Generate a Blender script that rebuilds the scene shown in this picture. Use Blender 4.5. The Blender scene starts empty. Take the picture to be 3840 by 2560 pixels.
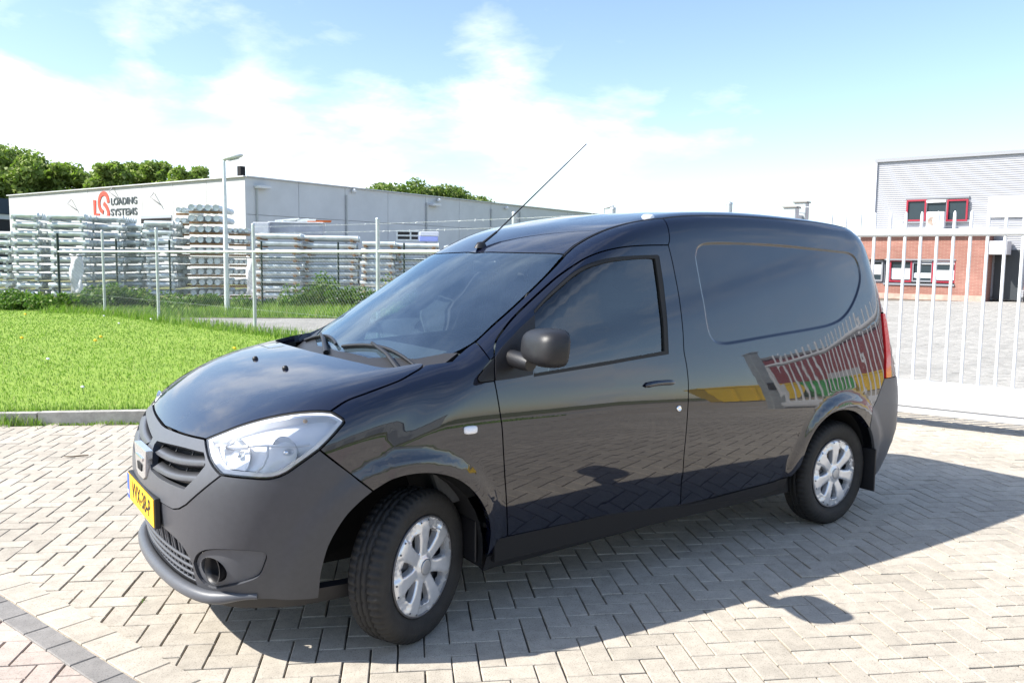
import bpy, bmesh, math, random
import numpy as np
from mathutils import Vector, Matrix
from mathutils.geometry import delaunay_2d_cdt
random.seed(7); rng = np.random.default_rng(7)
scene = bpy.context.scene
COL = scene.collection
R = math.radians

# ------------------------------------------------------------------ camera
CAM = np.array([-1.5019, -3.6157, 1.5295]); YAW, PITCH, ROLL, FPX = 0.6112, -0.0966, 0.0113, 3080.6
def cam_axes():
    cy, sy, cp, sp = math.cos(YAW), math.sin(YAW), math.cos(PITCH), math.sin(PITCH)
    fwd = np.array([sy*cp, cy*cp, sp]); right = np.array([cy, -sy, 0.0]); up = np.cross(right, fwd)
    r = math.cos(ROLL)*right + math.sin(ROLL)*up
    u = -math.sin(ROLL)*right + math.cos(ROLL)*up
    return r, u, fwd
CR, CU, CF = cam_axes()
cd = bpy.data.cameras.new('camera'); cam = bpy.data.objects.new('camera', cd); COL.objects.link(cam)
cam.matrix_world = Matrix(((CR[0], CU[0], -CF[0], CAM[0]), (CR[1], CU[1], -CF[1], CAM[1]), (CR[2], CU[2], -CF[2], CAM[2]), (0, 0, 0, 1)))
cd.sensor_fit = 'HORIZONTAL'; cd.sensor_width = 22.3; cd.lens = FPX*22.3/3840
cd.clip_start = 0.05; cd.clip_end = 3000
scene.camera = cam
def ray(u, v):                       # photo pixel (3840 x 2560) -> direction
    return CR*((u-1920)/FPX) - CU*((v-1280)/FPX) + CF
def on_plane(u, v, ax, val):
    d = ray(u, v); return CAM + d*((val-CAM[ax])/d[ax])
def at_depth(u, v, depth):
    return CAM + ray(u, v)*depth

# ------------------------------------------------------------------ light
SUN = np.array([-1.0, 0.40, 1.02]); SUN = SUN/np.linalg.norm(SUN)      # towards the sun
sl = bpy.data.lights.new('sun', 'SUN'); sl.energy = 3.5; sl.angle = R(0.53); sl.color = (1.0, 0.955, 0.88)
so = bpy.data.objects.new('sun', sl); COL.objects.link(so)
so.rotation_euler = Vector(SUN).to_track_quat('Z', 'Y').to_euler(); so.location = (0, 0, 30)
ELEV = math.asin(SUN[2]); AZ = math.atan2(SUN[0], SUN[1])
scene.view_settings.view_transform = 'Standard'; scene.view_settings.look = 'None'
scene.view_settings.gamma = 1.0; scene.view_settings.use_curve_mapping = False
scene.view_settings.exposure = 1.5

# ------------------------------------------------------------------ node helpers
class NT:
    def __init__(s, tree): s.t = tree; s.n = tree.nodes; s.l = tree.links
    def add(s, typ, **kw):
        nd = s.n.new(typ)
        for k, v in kw.items(): setattr(nd, k, v)
        return nd
    def put(s, sock, v):
        if isinstance(v, bpy.types.NodeSocket): s.l.new(v, sock)
        elif v is not None: sock.default_value = v
    def math(s, op, a, b=None, c=None, clamp=False):
        nd = s.add('ShaderNodeMath', operation=op, use_clamp=clamp)
        s.put(nd.inputs[0], a)
        if b is not None: s.put(nd.inputs[1], b)
        if c is not None: s.put(nd.inputs[2], c)
        return nd.outputs[0]
    def vmath(s, op, a, b=None):
        nd = s.add('ShaderNodeVectorMath', operation=op); s.put(nd.inputs[0], a)
        if b is not None: s.put(nd.inputs[1], b)
        return nd.outputs['Value'] if op in ('DOT_PRODUCT', 'LENGTH', 'DISTANCE') else nd.outputs[0]
    def noise(s, vec, scale, detail=4, rough=0.55, dist=0.0, w=None):
        nd = s.add('ShaderNodeTexNoise'); s.put(nd.inputs['Vector'], vec)
        nd.inputs['Scale'].default_value = scale; nd.inputs['Detail'].default_value = detail
        nd.inputs['Roughness'].default_value = rough; nd.inputs['Distortion'].default_value = dist
        return nd.outputs['Fac']
    def ramp(s, fac, stops, interp='LINEAR'):
        nd = s.add('ShaderNodeValToRGB'); s.put(nd.inputs[0], fac); cr = nd.color_ramp; cr.interpolation = interp
        while len(cr.elements) < len(stops): cr.elements.new(0.5)
        for e, (p, c) in zip(cr.elements, stops):
            e.position = p; e.color = (c, c, c, 1) if isinstance(c, (int, float)) else (*c, 1)
        return nd.outputs[0]
    def mix(s, fac, a, b, blend='MIX'):
        nd = s.add('ShaderNodeMix', data_type='RGBA', blend_type=blend)
        s.put(nd.inputs[0], fac)
        s.put(nd.inputs[6], a if not isinstance(a, tuple) or len(a) == 4 else (*a, 1))
        s.put(nd.inputs[7], b if not isinstance(b, tuple) or len(b) == 4 else (*b, 1))
        return nd.outputs[2]
    def sep(s, v):
        nd = s.add('ShaderNodeSeparateXYZ'); s.put(nd.inputs[0], v); return nd.outputs

# ------------------------------------------------------------------ world: Nishita sky with procedural clouds
def px_dir(u, v):
    d = ray(u, v); return d/np.linalg.norm(d)
world = bpy.data.worlds.new('World'); scene.world = world; world.use_nodes = True
W = NT(world.node_tree); W.n.clear()
out = W.add('ShaderNodeOutputWorld'); bg = W.add('ShaderNodeBackground')
sky = W.add('ShaderNodeTexSky', sky_type='NISHITA'); sky.sun_disc = False
sky.sun_elevation = ELEV; sky.sun_rotation = AZ; sky.air_density = 1.0; sky.dust_density = 0.6; sky.ozone_density = 1.2
tc = W.add('ShaderNodeTexCoord').outputs['Generated']
dx, dy, dz = W.sep(tc)
zc = W.math('MAXIMUM', dz, 0.02)
inv = W.math('DIVIDE', 1.0, W.math('ADD', zc, 0.22))
cmb = W.add('ShaderNodeCombineXYZ'); W.put(cmb.inputs[0], W.math('MULTIPLY', dx, inv)); W.put(cmb.inputs[1], W.math('MULTIPLY', dy, inv)); cmb.inputs[2].default_value = 3.7
plane = cmb.outputs[0]
n1 = W.noise(plane, 1.15, 9, 0.58, 0.15)
n2 = W.noise(plane, 3.4, 8, 0.62, 0.3)
# the cumulus banks seen in the photograph: broad bodies at their directions, broken up by noise
BANKS = [((1000, 470), 0.15, .32), ((1350, 420), 0.17, .34), ((1900, 360), 0.15, .32), ((2350, 290), 0.13, .32), ((2750, 310), 0.10, .30),
         ((150, 400), 0.20, .30), ((60, 40), 0.16, .26), ((480, 140), 0.13, .25), ((1950, 130), 0.06, .20), ((2250, 700), .09, .22), ((1250, 580), .2, .30), ((560, 330), .10, .24),
         ((3250, 740), .09, .25), ((3800, 520), .07, .3)]
acc = None
for (u, v), rad, amp in BANKS:
    d = px_dir(u, v)
    dn = W.vmath('DISTANCE', tc, tuple(float(q) for q in d))
    g = W.math('MULTIPLY', W.math('SUBTRACT', 1.0, W.math('DIVIDE', dn, rad*1.25), clamp=True), amp)
    acc = g if acc is None else W.math('MAXIMUM', acc, g)
clr = None
for (u, v), rad, amp in [((3300, 330), .36, .22), ((1500, 90), .17, .17), ((1220, 290), .11, .16), ((2900, 620), .22, .15), ((2650, 60), .22, .20), ((800, 300), .08, .12), ((1980, 20), .09, .16), ((250, 200), .06, .10)]:
    d = px_dir(u, v); g = W.math('MULTIPLY', W.math('SUBTRACT', 1.0, W.math('DIVIDE', W.vmath('DISTANCE', tc, tuple(float(q) for q in d)), rad*1.25), clamp=True), amp)
    clr = g if clr is None else W.math('MAXIMUM', clr, g)
# away from the frame the same broken cloud goes on everywhere
dens = W.math('ADD', W.math('ADD', W.math('MULTIPLY', n1, 0.72), W.math('MULTIPLY', n2, 0.28)), W.math('MULTIPLY', acc, 0.50))
dens = W.math('SUBTRACT', dens, clr)
cov = W.ramp(dens, [(0.49, 0.0), (0.55, 0.22), (0.62, 0.60), (0.70, 0.88), (0.80, 0.96)])
shade = W.ramp(W.noise(plane, 2.1, 6, 0.55, 0.2), [(0.36, (0.66, 0.76, 0.92)), (0.56, (1.0, 1.0, 1.0))])
cloudc = W.mix(1.0, shade, (4.6, 4.7, 4.85), 'MULTIPLY')
skyc = W.mix(1.0, sky.outputs[0], (.66, .66, .68), 'MULTIPLY')
fincol = W.mix(cov, skyc, cloudc)
W.put(bg.inputs[0], fincol); bg.inputs[1].default_value = 0.135
W.l.new(bg.outputs[0], out.inputs[0])

# ------------------------------------------------------------------ materials
MATS = {}
def mat(name, color=(0.5, 0.5, 0.5), rough=0.5, metal=0.0, spec=0.5, coat=0.0, coat_rough=0.03, noise=None, bump=None, trans=0.0, ior=1.45, alpha=1.0, emit=None, sub=None):
    """noise=(scale, amount) mottles the colour; bump=(scale, strength)."""
    if name in MATS: return MATS[name]
    m = bpy.data.materials.new(name); m.use_nodes = True
    T = NT(m.node_tree); b = T.n['Principled BSDF']
    b.inputs['Base Color'].default_value = (*color, 1); b.inputs['Roughness'].default_value = rough
    b.inputs['Metallic'].default_value = metal; b.inputs['Specular IOR Level'].default_value = spec
    b.inputs['Coat Weight'].default_value = coat; b.inputs['Coat Roughness'].default_value = coat_rough
    b.inputs['Transmission Weight'].default_value = trans; b.inputs['IOR'].default_value = ior; b.inputs['Alpha'].default_value = alpha
    co = T.add('ShaderNodeTexCoord').outputs['Object']
    if noise:
        n = T.noise(co, noise[0], 6, 0.6)
        lo = tuple(c*(1-noise[1]) for c in color); hi = tuple(min(1, c*(1+noise[1])) for c in color)
        T.put(b.inputs['Base Color'], T.ramp(n, [(0.3, lo), (0.7, hi)]))
    if bump:
        bp = T.add('ShaderNodeBump'); bp.inputs['Strength'].default_value = bump[1]; bp.inputs['Distance'].default_value = 0.01
        T.put(bp.inputs['Height'], T.noise(co, bump[0], 5, 0.6)); T.put(b.inputs['Normal'], bp.outputs[0])
    if emit:
        b.inputs['Emission Color'].default_value = (*emit[0], 1); b.inputs['Emission Strength'].default_value = emit[1]
    MATS[name] = m
    return m

# ------------------------------------------------------------------ object helpers
def link(o, parent=None):
    COL.objects.link(o)
    if parent is not None: o.parent = parent
    return o
def tag(o, label=None, cat=None, group=None, kind=None):
    if label: o['label'] = label
    if cat: o['category'] = cat
    if group: o['group'] = group
    if kind: o['kind'] = kind
    return o
def thing(name, label, cat, loc=(0, 0, 0), rz=0.0, group=None):
    o = bpy.data.objects.new(name, None); o.empty_display_size = 0.1
    o.location = loc; o.rotation_euler = (0, 0, rz); link(o)
    return tag(o, label, cat, group)
def mesh_from(name, verts, faces, material=None, smooth=False):
    me = bpy.data.meshes.new(name); me.from_pydata([tuple(map(float, v)) for v in verts], [], [tuple(map(int, f)) for f in faces])
    if material: me.materials.append(material)
    if smooth: me.polygons.foreach_set('use_smooth', [True]*len(me.polygons))
    me.update(); return me
def obj(name, me, parent=None, loc=None, rot=None):
    o = bpy.data.objects.new(name, me)
    if loc is not None: o.location = loc
    if rot is not None: o.rotation_euler = rot
    return link(o, parent)
class MB:
    """collects simple solids into one mesh"""
    def __init__(s): s.v = []; s.f = []; s.sm = []
    def raw(s, v, f, smooth=False):
        o = len(s.v); s.v += [tuple(map(float, p)) for p in v]; s.f += [tuple(int(i)+o for i in q) for q in f]; s.sm += [smooth]*len(f); return s
    def box(s, c, size, rz=0.0, M=None):
        hx, hy, hz = size[0]/2, size[1]/2, size[2]/2
        v = [(x, y, z) for x in (-hx, hx) for y in (-hy, hy) for z in (-hz, hz)]
        ca, sa = math.cos(rz), math.sin(rz)
        v = [(c[0]+x*ca-y*sa, c[1]+x*sa+y*ca, c[2]+z) for x, y, z in v]
        if M is not None: v = [tuple(M @ Vector(p)) for p in v]
        return s.raw(v, [(0, 1, 3, 2), (4, 6, 7, 5), (0, 4, 5, 1), (2, 3, 7, 6), (0, 2, 6, 4), (1, 5, 7, 3)])
    def tube(s, pts, rad, seg=8, cap=True, smooth=True, closed=False):
        pts = [np.asarray(p, float) for p in pts]; n = len(pts)
        rads = rad if hasattr(rad, '__len__') else [rad]*n
        V = []; up = None
        for i, p in enumerate(pts):
            if closed: t = pts[(i+1) % n]-pts[i-1]
            else: t = pts[min(i+1, n-1)]-pts[max(i-1, 0)]
            t = t/(np.linalg.norm(t)+1e-12)
            if up is None:
                up = np.array([0, 0, 1.0]) if abs(t[2]) < 0.9 else np.array([1.0, 0, 0])
            a = np.cross(t, up); a /= np.linalg.norm(a)+1e-12; b = np.cross(a, t); up = b
            for k in range(seg):
                q = 2*math.pi*(k+0.5)/seg
                V.append(p+rads[i]*(math.cos(q)*a+math.sin(q)*b))
        F = []
        m = n if closed else n-1
        for i in range(m):
            j = (i+1) % n
            for k in range(seg):
                k2 = (k+1) % seg
                F.append((i*seg+k, i*seg+k2, j*seg+k2, j*seg+k))
        s.raw(V, F, smooth)
        if cap and not closed:
            s.raw(V[:seg], [tuple(range(seg))[::-1]]); s.raw(V[-seg:], [tuple(range(seg))])
        return s
    def lathe(s, prof, seg=32, M=None, smooth=True, axis='Z', arc=None):
        """prof: (radius, height) list, revolved about +Z, then transformed by M"""
        V = []; F = []; n = len(prof)
        for k in range(seg):
            q = 2*math.pi*k/seg; c, sn = math.cos(q), math.sin(q)
            for r, h in prof: V.append((r*c, r*sn, h))
        for k in range(seg):
            k2 = (k+1) % seg
            for i in range(n-1): F.append((k*n+i, k2*n+i, k2*n+i+1, k*n+i+1))
        if M is not None: V = [tuple(M @ Vector(p)) for p in V]
        return s.raw(V, F, smooth)
    def prism(s, poly, z0, z1, M=None):
        n = len(poly)
        V = [(x, y, z0) for x, y in poly]+[(x, y, z1) for x, y in poly]
        if M is not None: V = [tuple(M @ Vector(p)) for p in V]
        return s.raw(V, [tuple(range(n))[::-1], tuple(range(n, 2*n))]+[(i, (i+1) % n, (i+1) % n+n, i+n) for i in range(n)])
    def mesh(s, name, material):
        me = bpy.data.meshes.new(name); me.from_pydata(s.v, [], s.f)
        if material: me.materials.append(material)
        me.polygons.foreach_set('use_smooth', s.sm); me.update(); return me
    def build(s, name, material, parent=None, loc=None, rot=None, bevel=0.0):
        o = obj(name, s.mesh(name, material), parent, loc, rot)
        if bevel:
            b = o.modifiers.new('bevel', 'BEVEL'); b.width = bevel; b.segments = 2; b.limit_method = 'ANGLE'; b.angle_limit = R(50)
        return o
# ================================================================== THE VAN
# The body is one smooth implicit shape F(x, y, z) = 0; each panel is an outline on it with its own gap and folded rim.
# van frame: front axle x = 0, rear axle x = 2.81, front at -x, left side (towards the camera) at -y
def spline(xs, ys):
    xs = np.array(xs, float); ys = np.array(ys, float); n = len(xs); h = np.diff(xs)
    A = np.zeros((n, n)); b = np.zeros(n); A[0, 0] = A[-1, -1] = 1
    for i in range(1, n-1):
        A[i, i-1] = h[i-1]; A[i, i] = 2*(h[i-1]+h[i]); A[i, i+1] = h[i]
        b[i] = 6*((ys[i+1]-ys[i])/h[i]-(ys[i]-ys[i-1])/h[i-1])
    m = np.linalg.solve(A, b)
    def f(x):
        x = np.asarray(x, float); i = np.clip(np.searchsorted(xs, x)-1, 0, n-2)
        xc = np.clip(x, xs[0], xs[-1])
        d = xc-xs[i]; e = xs[i+1]-xc
        val = (m[i]*e**3+m[i+1]*d**3)/(6*h[i])+(ys[i]/h[i]-m[i]*h[i]/6)*e+(ys[i+1]/h[i]-m[i+1]*h[i]/6)*d
        s0 = (ys[1]-ys[0])/h[0]-h[0]*(2*m[0]+m[1])/6; s1 = (ys[-1]-ys[-2])/h[-1]+h[-1]*(2*m[-1]+m[-2])/6
        return val+np.where(x < xs[0], s0*(x-xs[0]), 0)+np.where(x > xs[-1], s1*(x-xs[-1]), 0)
    return f
def sstep(a, b, x):
    t = np.clip((x-a)/(b-a), 0, 1); return t*t*t*(t*(6*t-15)+10)
def smax(a, b, k):
    h = np.maximum(k-np.abs(a-b), 0)/k; return np.maximum(a, b)+h*h*h*k/6
def smin(a, b, k): return -smax(-a, -b, k)
F_ARCH = (-0.05, 0.325, 0.380); R_ARCH = (2.762, 0.330, 0.365)
XF = spline([.15, .25, .35, .45, .6, .7, .8, .87, .95, 1.05], [-.735, -.785, -.812, -.828, -.836, -.828, -.800, -.768, -.70, -.58])
ZH = spline([-.80, -.70, -.58, -.45, -.295, -.1, .06, .3, .6], [.80, .885, .955, 1.015, 1.068, 1.112, 1.142, 1.19, 1.25])
ZC = spline([-.4, 0.04, .24, .44, .64, .80, .94, 1.09, 1.29, 1.49, 1.8, 2.1, 2.5, 3.0, 3.4, 3.8],
            [.83, 1.105, 1.232, 1.358, 1.48, 1.574, 1.645, 1.705, 1.757, 1.792, 1.817, 1.824, 1.817, 1.789, 1.742, 1.68])
XR = spline([.25, .45, .9, 1.2, 1.5, 1.7, 1.85], [3.49, 3.52, 3.50, 3.45, 3.37, 3.30, 3.22])
EMBOSS = []       # (polygon in x,z, depth, width)
def poly_sd(poly, x, z):
    """signed distance to a polygon, negative inside"""
    p = np.asarray(poly); x = np.asarray(x, float); z = np.asarray(z, float)
    d = np.full(x.shape, 1e9); ins = np.zeros(x.shape, bool)
    for (ax, az), (bx, bz) in zip(p, np.roll(p, -1, 0)):
        ex, ez = bx-ax, bz-az; t = np.clip(((x-ax)*ex+(z-az)*ez)/(ex*ex+ez*ez+1e-12), 0, 1)
        d = np.minimum(d, np.hypot(x-ax-t*ex, z-az-t*ez))
        c = (az > z) != (bz > z)
        ins ^= c & (x < (bx-ax)*(z-az)/np.where(bz == az, 1e-9, bz-az)+ax)
    return np.where(ins, -d, d)
def HW(x, z):
    t = z-np.interp(x, [.3, 1.0, 2.2, 3.0], [.80, .79, .71, .68])
    lc = lambda q: np.logaddexp(q, -q)-math.log(2)                     # ln cosh
    h = .876-np.where(t > 0, .22*.20*lc(t/.20), .50*.45*lc(t/.45))
    h = h-.05*(np.maximum(.3-x, 0)/.9)**2-.04*(np.maximum(x-2.6, 0)/.9)**2
    for (cx, cz, r) in (F_ARCH, R_ARCH):
        d = np.hypot(x-cx, z-cz)-r
        h = h+.020*(1-sstep(.035, .125, d))*sstep(.10, .20, z)
    for poly, dep, wid in EMBOSS:
        x0, z0 = np.min(poly, 0)-.1; x1, z1 = np.max(poly, 0)+.1
        m = (x > x0) & (x < x1) & (z > z0) & (z < z1)
        if np.any(m):
            sd = poly_sd(poly, np.where(m, x, 9), np.where(m, z, 9))
            h = h-np.where(m, dep*(1-sstep(-wid, 0, sd)), 0)
    return h
def F_low(x, y, z):
    a = np.abs(y)
    side = a-HW(x, z); hood = z-ZH(x)+.05*a*a; front = XF(z)+.22*a*a-x; rear = x-XR(z)+.06*a*a
    fs = smax(front, side, .46)
    f = smax(fs, hood, .20)
    return smax(f, rear, .22)
def F_cab(x, y, z):
    a = np.abs(y)
    side = a-HW(x, z); top = z-ZC(x-.22*a*a)+.03*a*a; rear = x-XR(z)+.06*a*a
    return np.maximum(smax(smax(top, side, .15), rear, .24), -.35+.3*a*a-x)
def F_all(x, y, z): return smin(F_low(x, y, z), F_cab(x, y, z), .04)
def grad(F, P, e=.0015):
    x, y, z = P.T
    g = np.stack([F(x+e, y, z)-F(x-e, y, z), F(x, y+e, z)-F(x, y-e, z), F(x, y, z+e)-F(x, y, z-e)], 1)
    return g/(np.linalg.norm(g, axis=1, keepdims=True)+1e-12)
def trace(pix, F=F_all):
    pix = np.asarray(pix, float); out = []
    for u, v in pix:
        d = ray(u, v); t = np.arange(1.8, 9.0, .01); p = CAM+t[:, None]*d
        f = F(*p.T); i = np.argmax(f < 0)
        if f[i] >= 0: out.append(p[np.argmin(f)]); continue
        lo, hi = t[i-1], t[i]
        for _ in range(24):
            mid = (lo+hi)/2; q = CAM+mid*d
            if F(np.array(q[0]), np.array(q[1]), np.array(q[2])) < 0: hi = mid
            else: lo = mid
        out.append(CAM+lo*d)
    return np.array(out)
AX_W = .1; AX_R = (.15, .55); K_W = .8; K_R = .75
def to_par(kind, P):
    x, y, z = np.asarray(P).T
    if kind == 'S': return np.stack([x, z], 1)
    if kind == 'T': return np.stack([x, y], 1)
    if kind == 'W': return np.stack([np.arctan2(-y, AX_W-x)*K_W, z], 1)
    if kind == 'R': return np.stack([np.arctan2(z-AX_R[1], AX_R[0]-x)*K_R, y], 1)
FN = {'S': F_all, 'W': F_all, 'T': F_cab, 'R': F_low}
def from_par(kind, Q, off=0.0, F=None):
    F = F or FN[kind]; a, b = np.asarray(Q, float).T; n = len(a)
    lo = np.full(n, {'S': .2, 'T': .8, 'W': .05, 'R': .02}[kind]); hi = np.full(n, {'S': 1.2, 'T': 2.3, 'W': 2.5, 'R': 1.6}[kind])
    def pt(r):
        if kind == 'S': return np.stack([a, -r, b], 1)
        if kind == 'T': return np.stack([a, b, r], 1)
        if kind == 'W': return np.stack([AX_W-r*np.cos(a/K_W), -r*np.sin(a/K_W), b], 1)
        return np.stack([AX_R[0]-r*np.cos(a/K_R), b, AX_R[1]+r*np.sin(a/K_R)], 1)
    for _ in range(26):
        m = (lo+hi)/2; f = F(*pt(m).T)-off
        ins = f < 0; lo = np.where(ins, m, lo); hi = np.where(ins, hi, m)
    return pt((lo+hi)/2)
OFS = {1: (400, 1500), 2: (500, 1100), 3: (1500, 1100), 4: (1500, 700), 5: (2400, 700), 6: (2400, 1300), 7: (1200, 1700)}
def px(k, pts): return [(OFS[k][0]+a/2, OFS[k][1]+b/2) for a, b in pts]
def smooth_line(P, step=.02):
    """Catmull-Rom through 2D points, resampled"""
    P = np.asarray(P, float)
    if len(P) < 3: Q = P
    else:
        E = np.vstack([2*P[0]-P[1], P, 2*P[-1]-P[-2]]); Q = []
        for i in range(1, len(E)-2):
            p0, p1, p2, p3 = E[i-1:i+3]; d1 = max(np.linalg.norm(p1-p0), 1e-6)**.5; d2 = max(np.linalg.norm(p2-p1), 1e-6)**.5; d3 = max(np.linalg.norm(p3-p2), 1e-6)**.5
            for t in np.linspace(0, 1, 12, endpoint=False):
                T0, T1, T2, T3 = 0, d1, d1+d2, d1+d2+d3; tt = T1+t*d2
                A1 = (T1-tt)/(T1-T0)*p0+(tt-T0)/(T1-T0)*p1; A2 = (T2-tt)/(T2-T1)*p1+(tt-T1)/(T2-T1)*p2; A3 = (T3-tt)/(T3-T2)*p2+(tt-T2)/(T3-T2)*p3
                B1 = (T2-tt)/(T2-T0)*A1+(tt-T0)/(T2-T0)*A2; B2 = (T3-tt)/(T3-T1)*A2+(tt-T1)/(T3-T1)*A3
                Q.append((T2-tt)/(T2-T1)*B1+(tt-T1)/(T2-T1)*B2)
        Q.append(P[-1]); Q = np.array(Q)
    L = np.concatenate([[0], np.cumsum(np.linalg.norm(np.diff(Q, axis=0), axis=1))])
    n = max(2, int(math.ceil(L[-1]/step))+1); s = np.linspace(0, L[-1], n)
    return np.stack([np.interp(s, L, Q[:, 0]), np.interp(s, L, Q[:, 1])], 1)
def ring(*lines):
    """join lines end to end into one closed ring, dropping coincident joints"""
    out = []
    for l in lines:
        for p in np.asarray(l, float):
            if not out or np.linalg.norm(np.array(out[-1])-p) > .002: out.append(tuple(p))
    while np.linalg.norm(np.array(out[0])-np.array(out[-1])) < .002: out.pop()
    return np.array(out)
def area(p): return .5*np.sum(p[:, 0]*np.roll(p[:, 1], -1)-np.roll(p[:, 0], -1)*p[:, 1])
def inset(p, d):
    if area(p) < 0: p = p[::-1]
    if d == 0: return p
    e = np.roll(p, -1, 0)-p; e /= np.linalg.norm(e, axis=1, keepdims=True)+1e-12
    nrm = np.stack([-e[:, 1], e[:, 0]], 1); m = nrm+np.roll(nrm, 1, 0)
    l = np.linalg.norm(m, axis=1, keepdims=True); m = m/np.maximum(l, .7)*1.0
    m = m/np.maximum(np.linalg.norm(m, axis=1, keepdims=True), 1e-9)/np.clip(l/2, .6, 1)
    return p+m*d
def densify(p, step):
    out = []
    for a, b in zip(p, np.roll(p, -1, 0)):
        n = max(1, int(math.ceil(np.linalg.norm(b-a)/step)))
        for i in range(n): out.append(a+(b-a)*i/n)
    return np.array(out)
def cdt(allp, edges, rings):
    res = delaunay_2d_cdt([Vector(p) for p in allp], edges, [], 0, 1e-7)
    v2 = np.array([tuple(v) for v in res[0]]); fc = np.array([tuple(f) for f in res[2]])
    c = v2[fc].mean(1); keep = poly_sd(rings[0], c[:, 0], c[:, 1]) < 0
    for h in rings[1:]: keep &= poly_sd(h, c[:, 0], c[:, 1]) > 0
    fc = fc[keep]; used = np.unique(fc); re = np.full(len(v2), -1); re[used] = np.arange(len(used))
    return v2[used], [tuple(int(i) for i in f) for f in re[fc]]
def panel(name, kind, outer, material, parent, holes=(), gap=.003, grid=.03, off=0.0, rim=.018, mirror=True, extra=None, F=None, label=None, holegap=0.0, disp=None, avoid=None):
    F = F or FN[kind]
    rings = [densify(inset(np.asarray(outer), gap), grid)]+[densify(inset(np.asarray(h), -holegap), grid) for h in holes]
    mn, mxx = rings[0].min(0), rings[0].max(0)
    gx, gz = np.meshgrid(np.arange(mn[0]+grid*.37, mxx[0], grid), np.arange(mn[1]+grid*.41, mxx[1], grid)); gx = gx+(np.arange(gx.shape[0])[:, None] % 2)*grid*.5
    pts = np.stack([gx.ravel(), gz.ravel()], 1)
    if avoid is not None: pts = pts[np.abs(poly_sd(avoid, pts[:, 0], pts[:, 1])+.007) > .030]
    if extra is not None: pts = np.vstack([pts, np.asarray(extra)])
    sd = poly_sd(rings[0], pts[:, 0], pts[:, 1]); keep = sd < -grid*.45
    for h in rings[1:]: keep &= poly_sd(h, pts[:, 0], pts[:, 1]) > grid*.45
    pts = pts[keep]
    allp = np.vstack(rings+[pts]); edges = []; o = 0
    for r_ in rings:
        n = len(r_); edges += [(o+i, o+(i+1) % n) for i in range(n)]; o += n
    v2, faces = cdt(allp, edges, rings)
    P = from_par(kind, v2, off, F); N = grad(F, P)
    if disp is not None: P = P+N*disp(v2)[:, None]
    # boundary edges -> folded rim
    cnt = {}
    for f in faces:
        for i in range(len(f)):
            a, b = f[i], f[(i+1) % len(f)]; cnt[(a, b)] = 1
    bound = [(a, b) for (a, b) in cnt if (b, a) not in cnt]
    # orientation: face normals along N
    f0 = faces[len(faces)//2]; g = np.cross(P[f0[1]]-P[f0[0]], P[f0[2]]-P[f0[0]])
    flip = np.dot(g, N[f0[0]]) < 0
    verts = [tuple(p) for p in P]; lown = {}
    F2 = list(faces); nsurf = len(faces)
    if rim > 0:
        for a, b in bound:
            for q in (a, b):
                if q not in lown: lown[q] = len(verts); verts.append(tuple(P[q]-N[q]*rim))
            F2.append((b, a, lown[a], lown[b]))
    if flip: F2 = [f[::-1] for f in F2]
    made = []
    for side in ((1, -1) if mirror else (1,)):
        vv = [(x, y*side, z) for x, y, z in verts]; ff = F2 if side == 1 else [f[::-1] for f in F2]
        me = mesh_from(name, vv, ff, material, True)
        ln = []
        NN = [Vector((n[0], n[1]*side, n[2])) for n in N]
        for pi, pol in enumerate(me.polygons):
            for vi in pol.vertices:
                ln.append(NN[vi] if pi < nsurf else pol.normal)
        me.normals_split_custom_set([tuple(v) for v in ln])
        ob = obj(name, me, parent)
        if label: ob['label'] = label
        made.append(ob)
    return made
def symm(poly, axis):
    """mirror a half ring (first and last points on the centre line) into a whole one"""
    p = np.asarray(poly, float); q = p[::-1].copy(); q[:, axis] *= -1
    return ring(p, q)

# ---- van materials
def paint_mat():
    m = bpy.data.materials.new('dark_blue_black_paint'); m.use_nodes = True; T = NT(m.node_tree); b = T.n['Principled BSDF']
    b.inputs['Base Color'].default_value = (0.0018, 0.0030, 0.0120, 1); b.inputs['Roughness'].default_value = .32
    b.inputs['Specular IOR Level'].default_value = .12
    b.inputs['Coat Weight'].default_value = 1.0; b.inputs['Coat Roughness'].default_value = .012; b.inputs['Coat IOR'].default_value = 1.74
    co = T.add('ShaderNodeTexCoord').outputs['Object']
    dust = T.noise(co, 9, 5, .65)
    T.put(b.inputs['Coat Roughness'], T.ramp(dust, [(.35, .006), (.75, .028)]))
    bp = T.add('ShaderNodeBump'); bp.inputs['Strength'].default_value = .012; bp.inputs['Distance'].default_value = .02
    T.put(bp.inputs['Height'], T.noise(co, 5.5, 2, .5)); T.put(b.inputs['Coat Normal'], bp.outputs[0])
    return m
PAINT = paint_mat()
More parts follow.
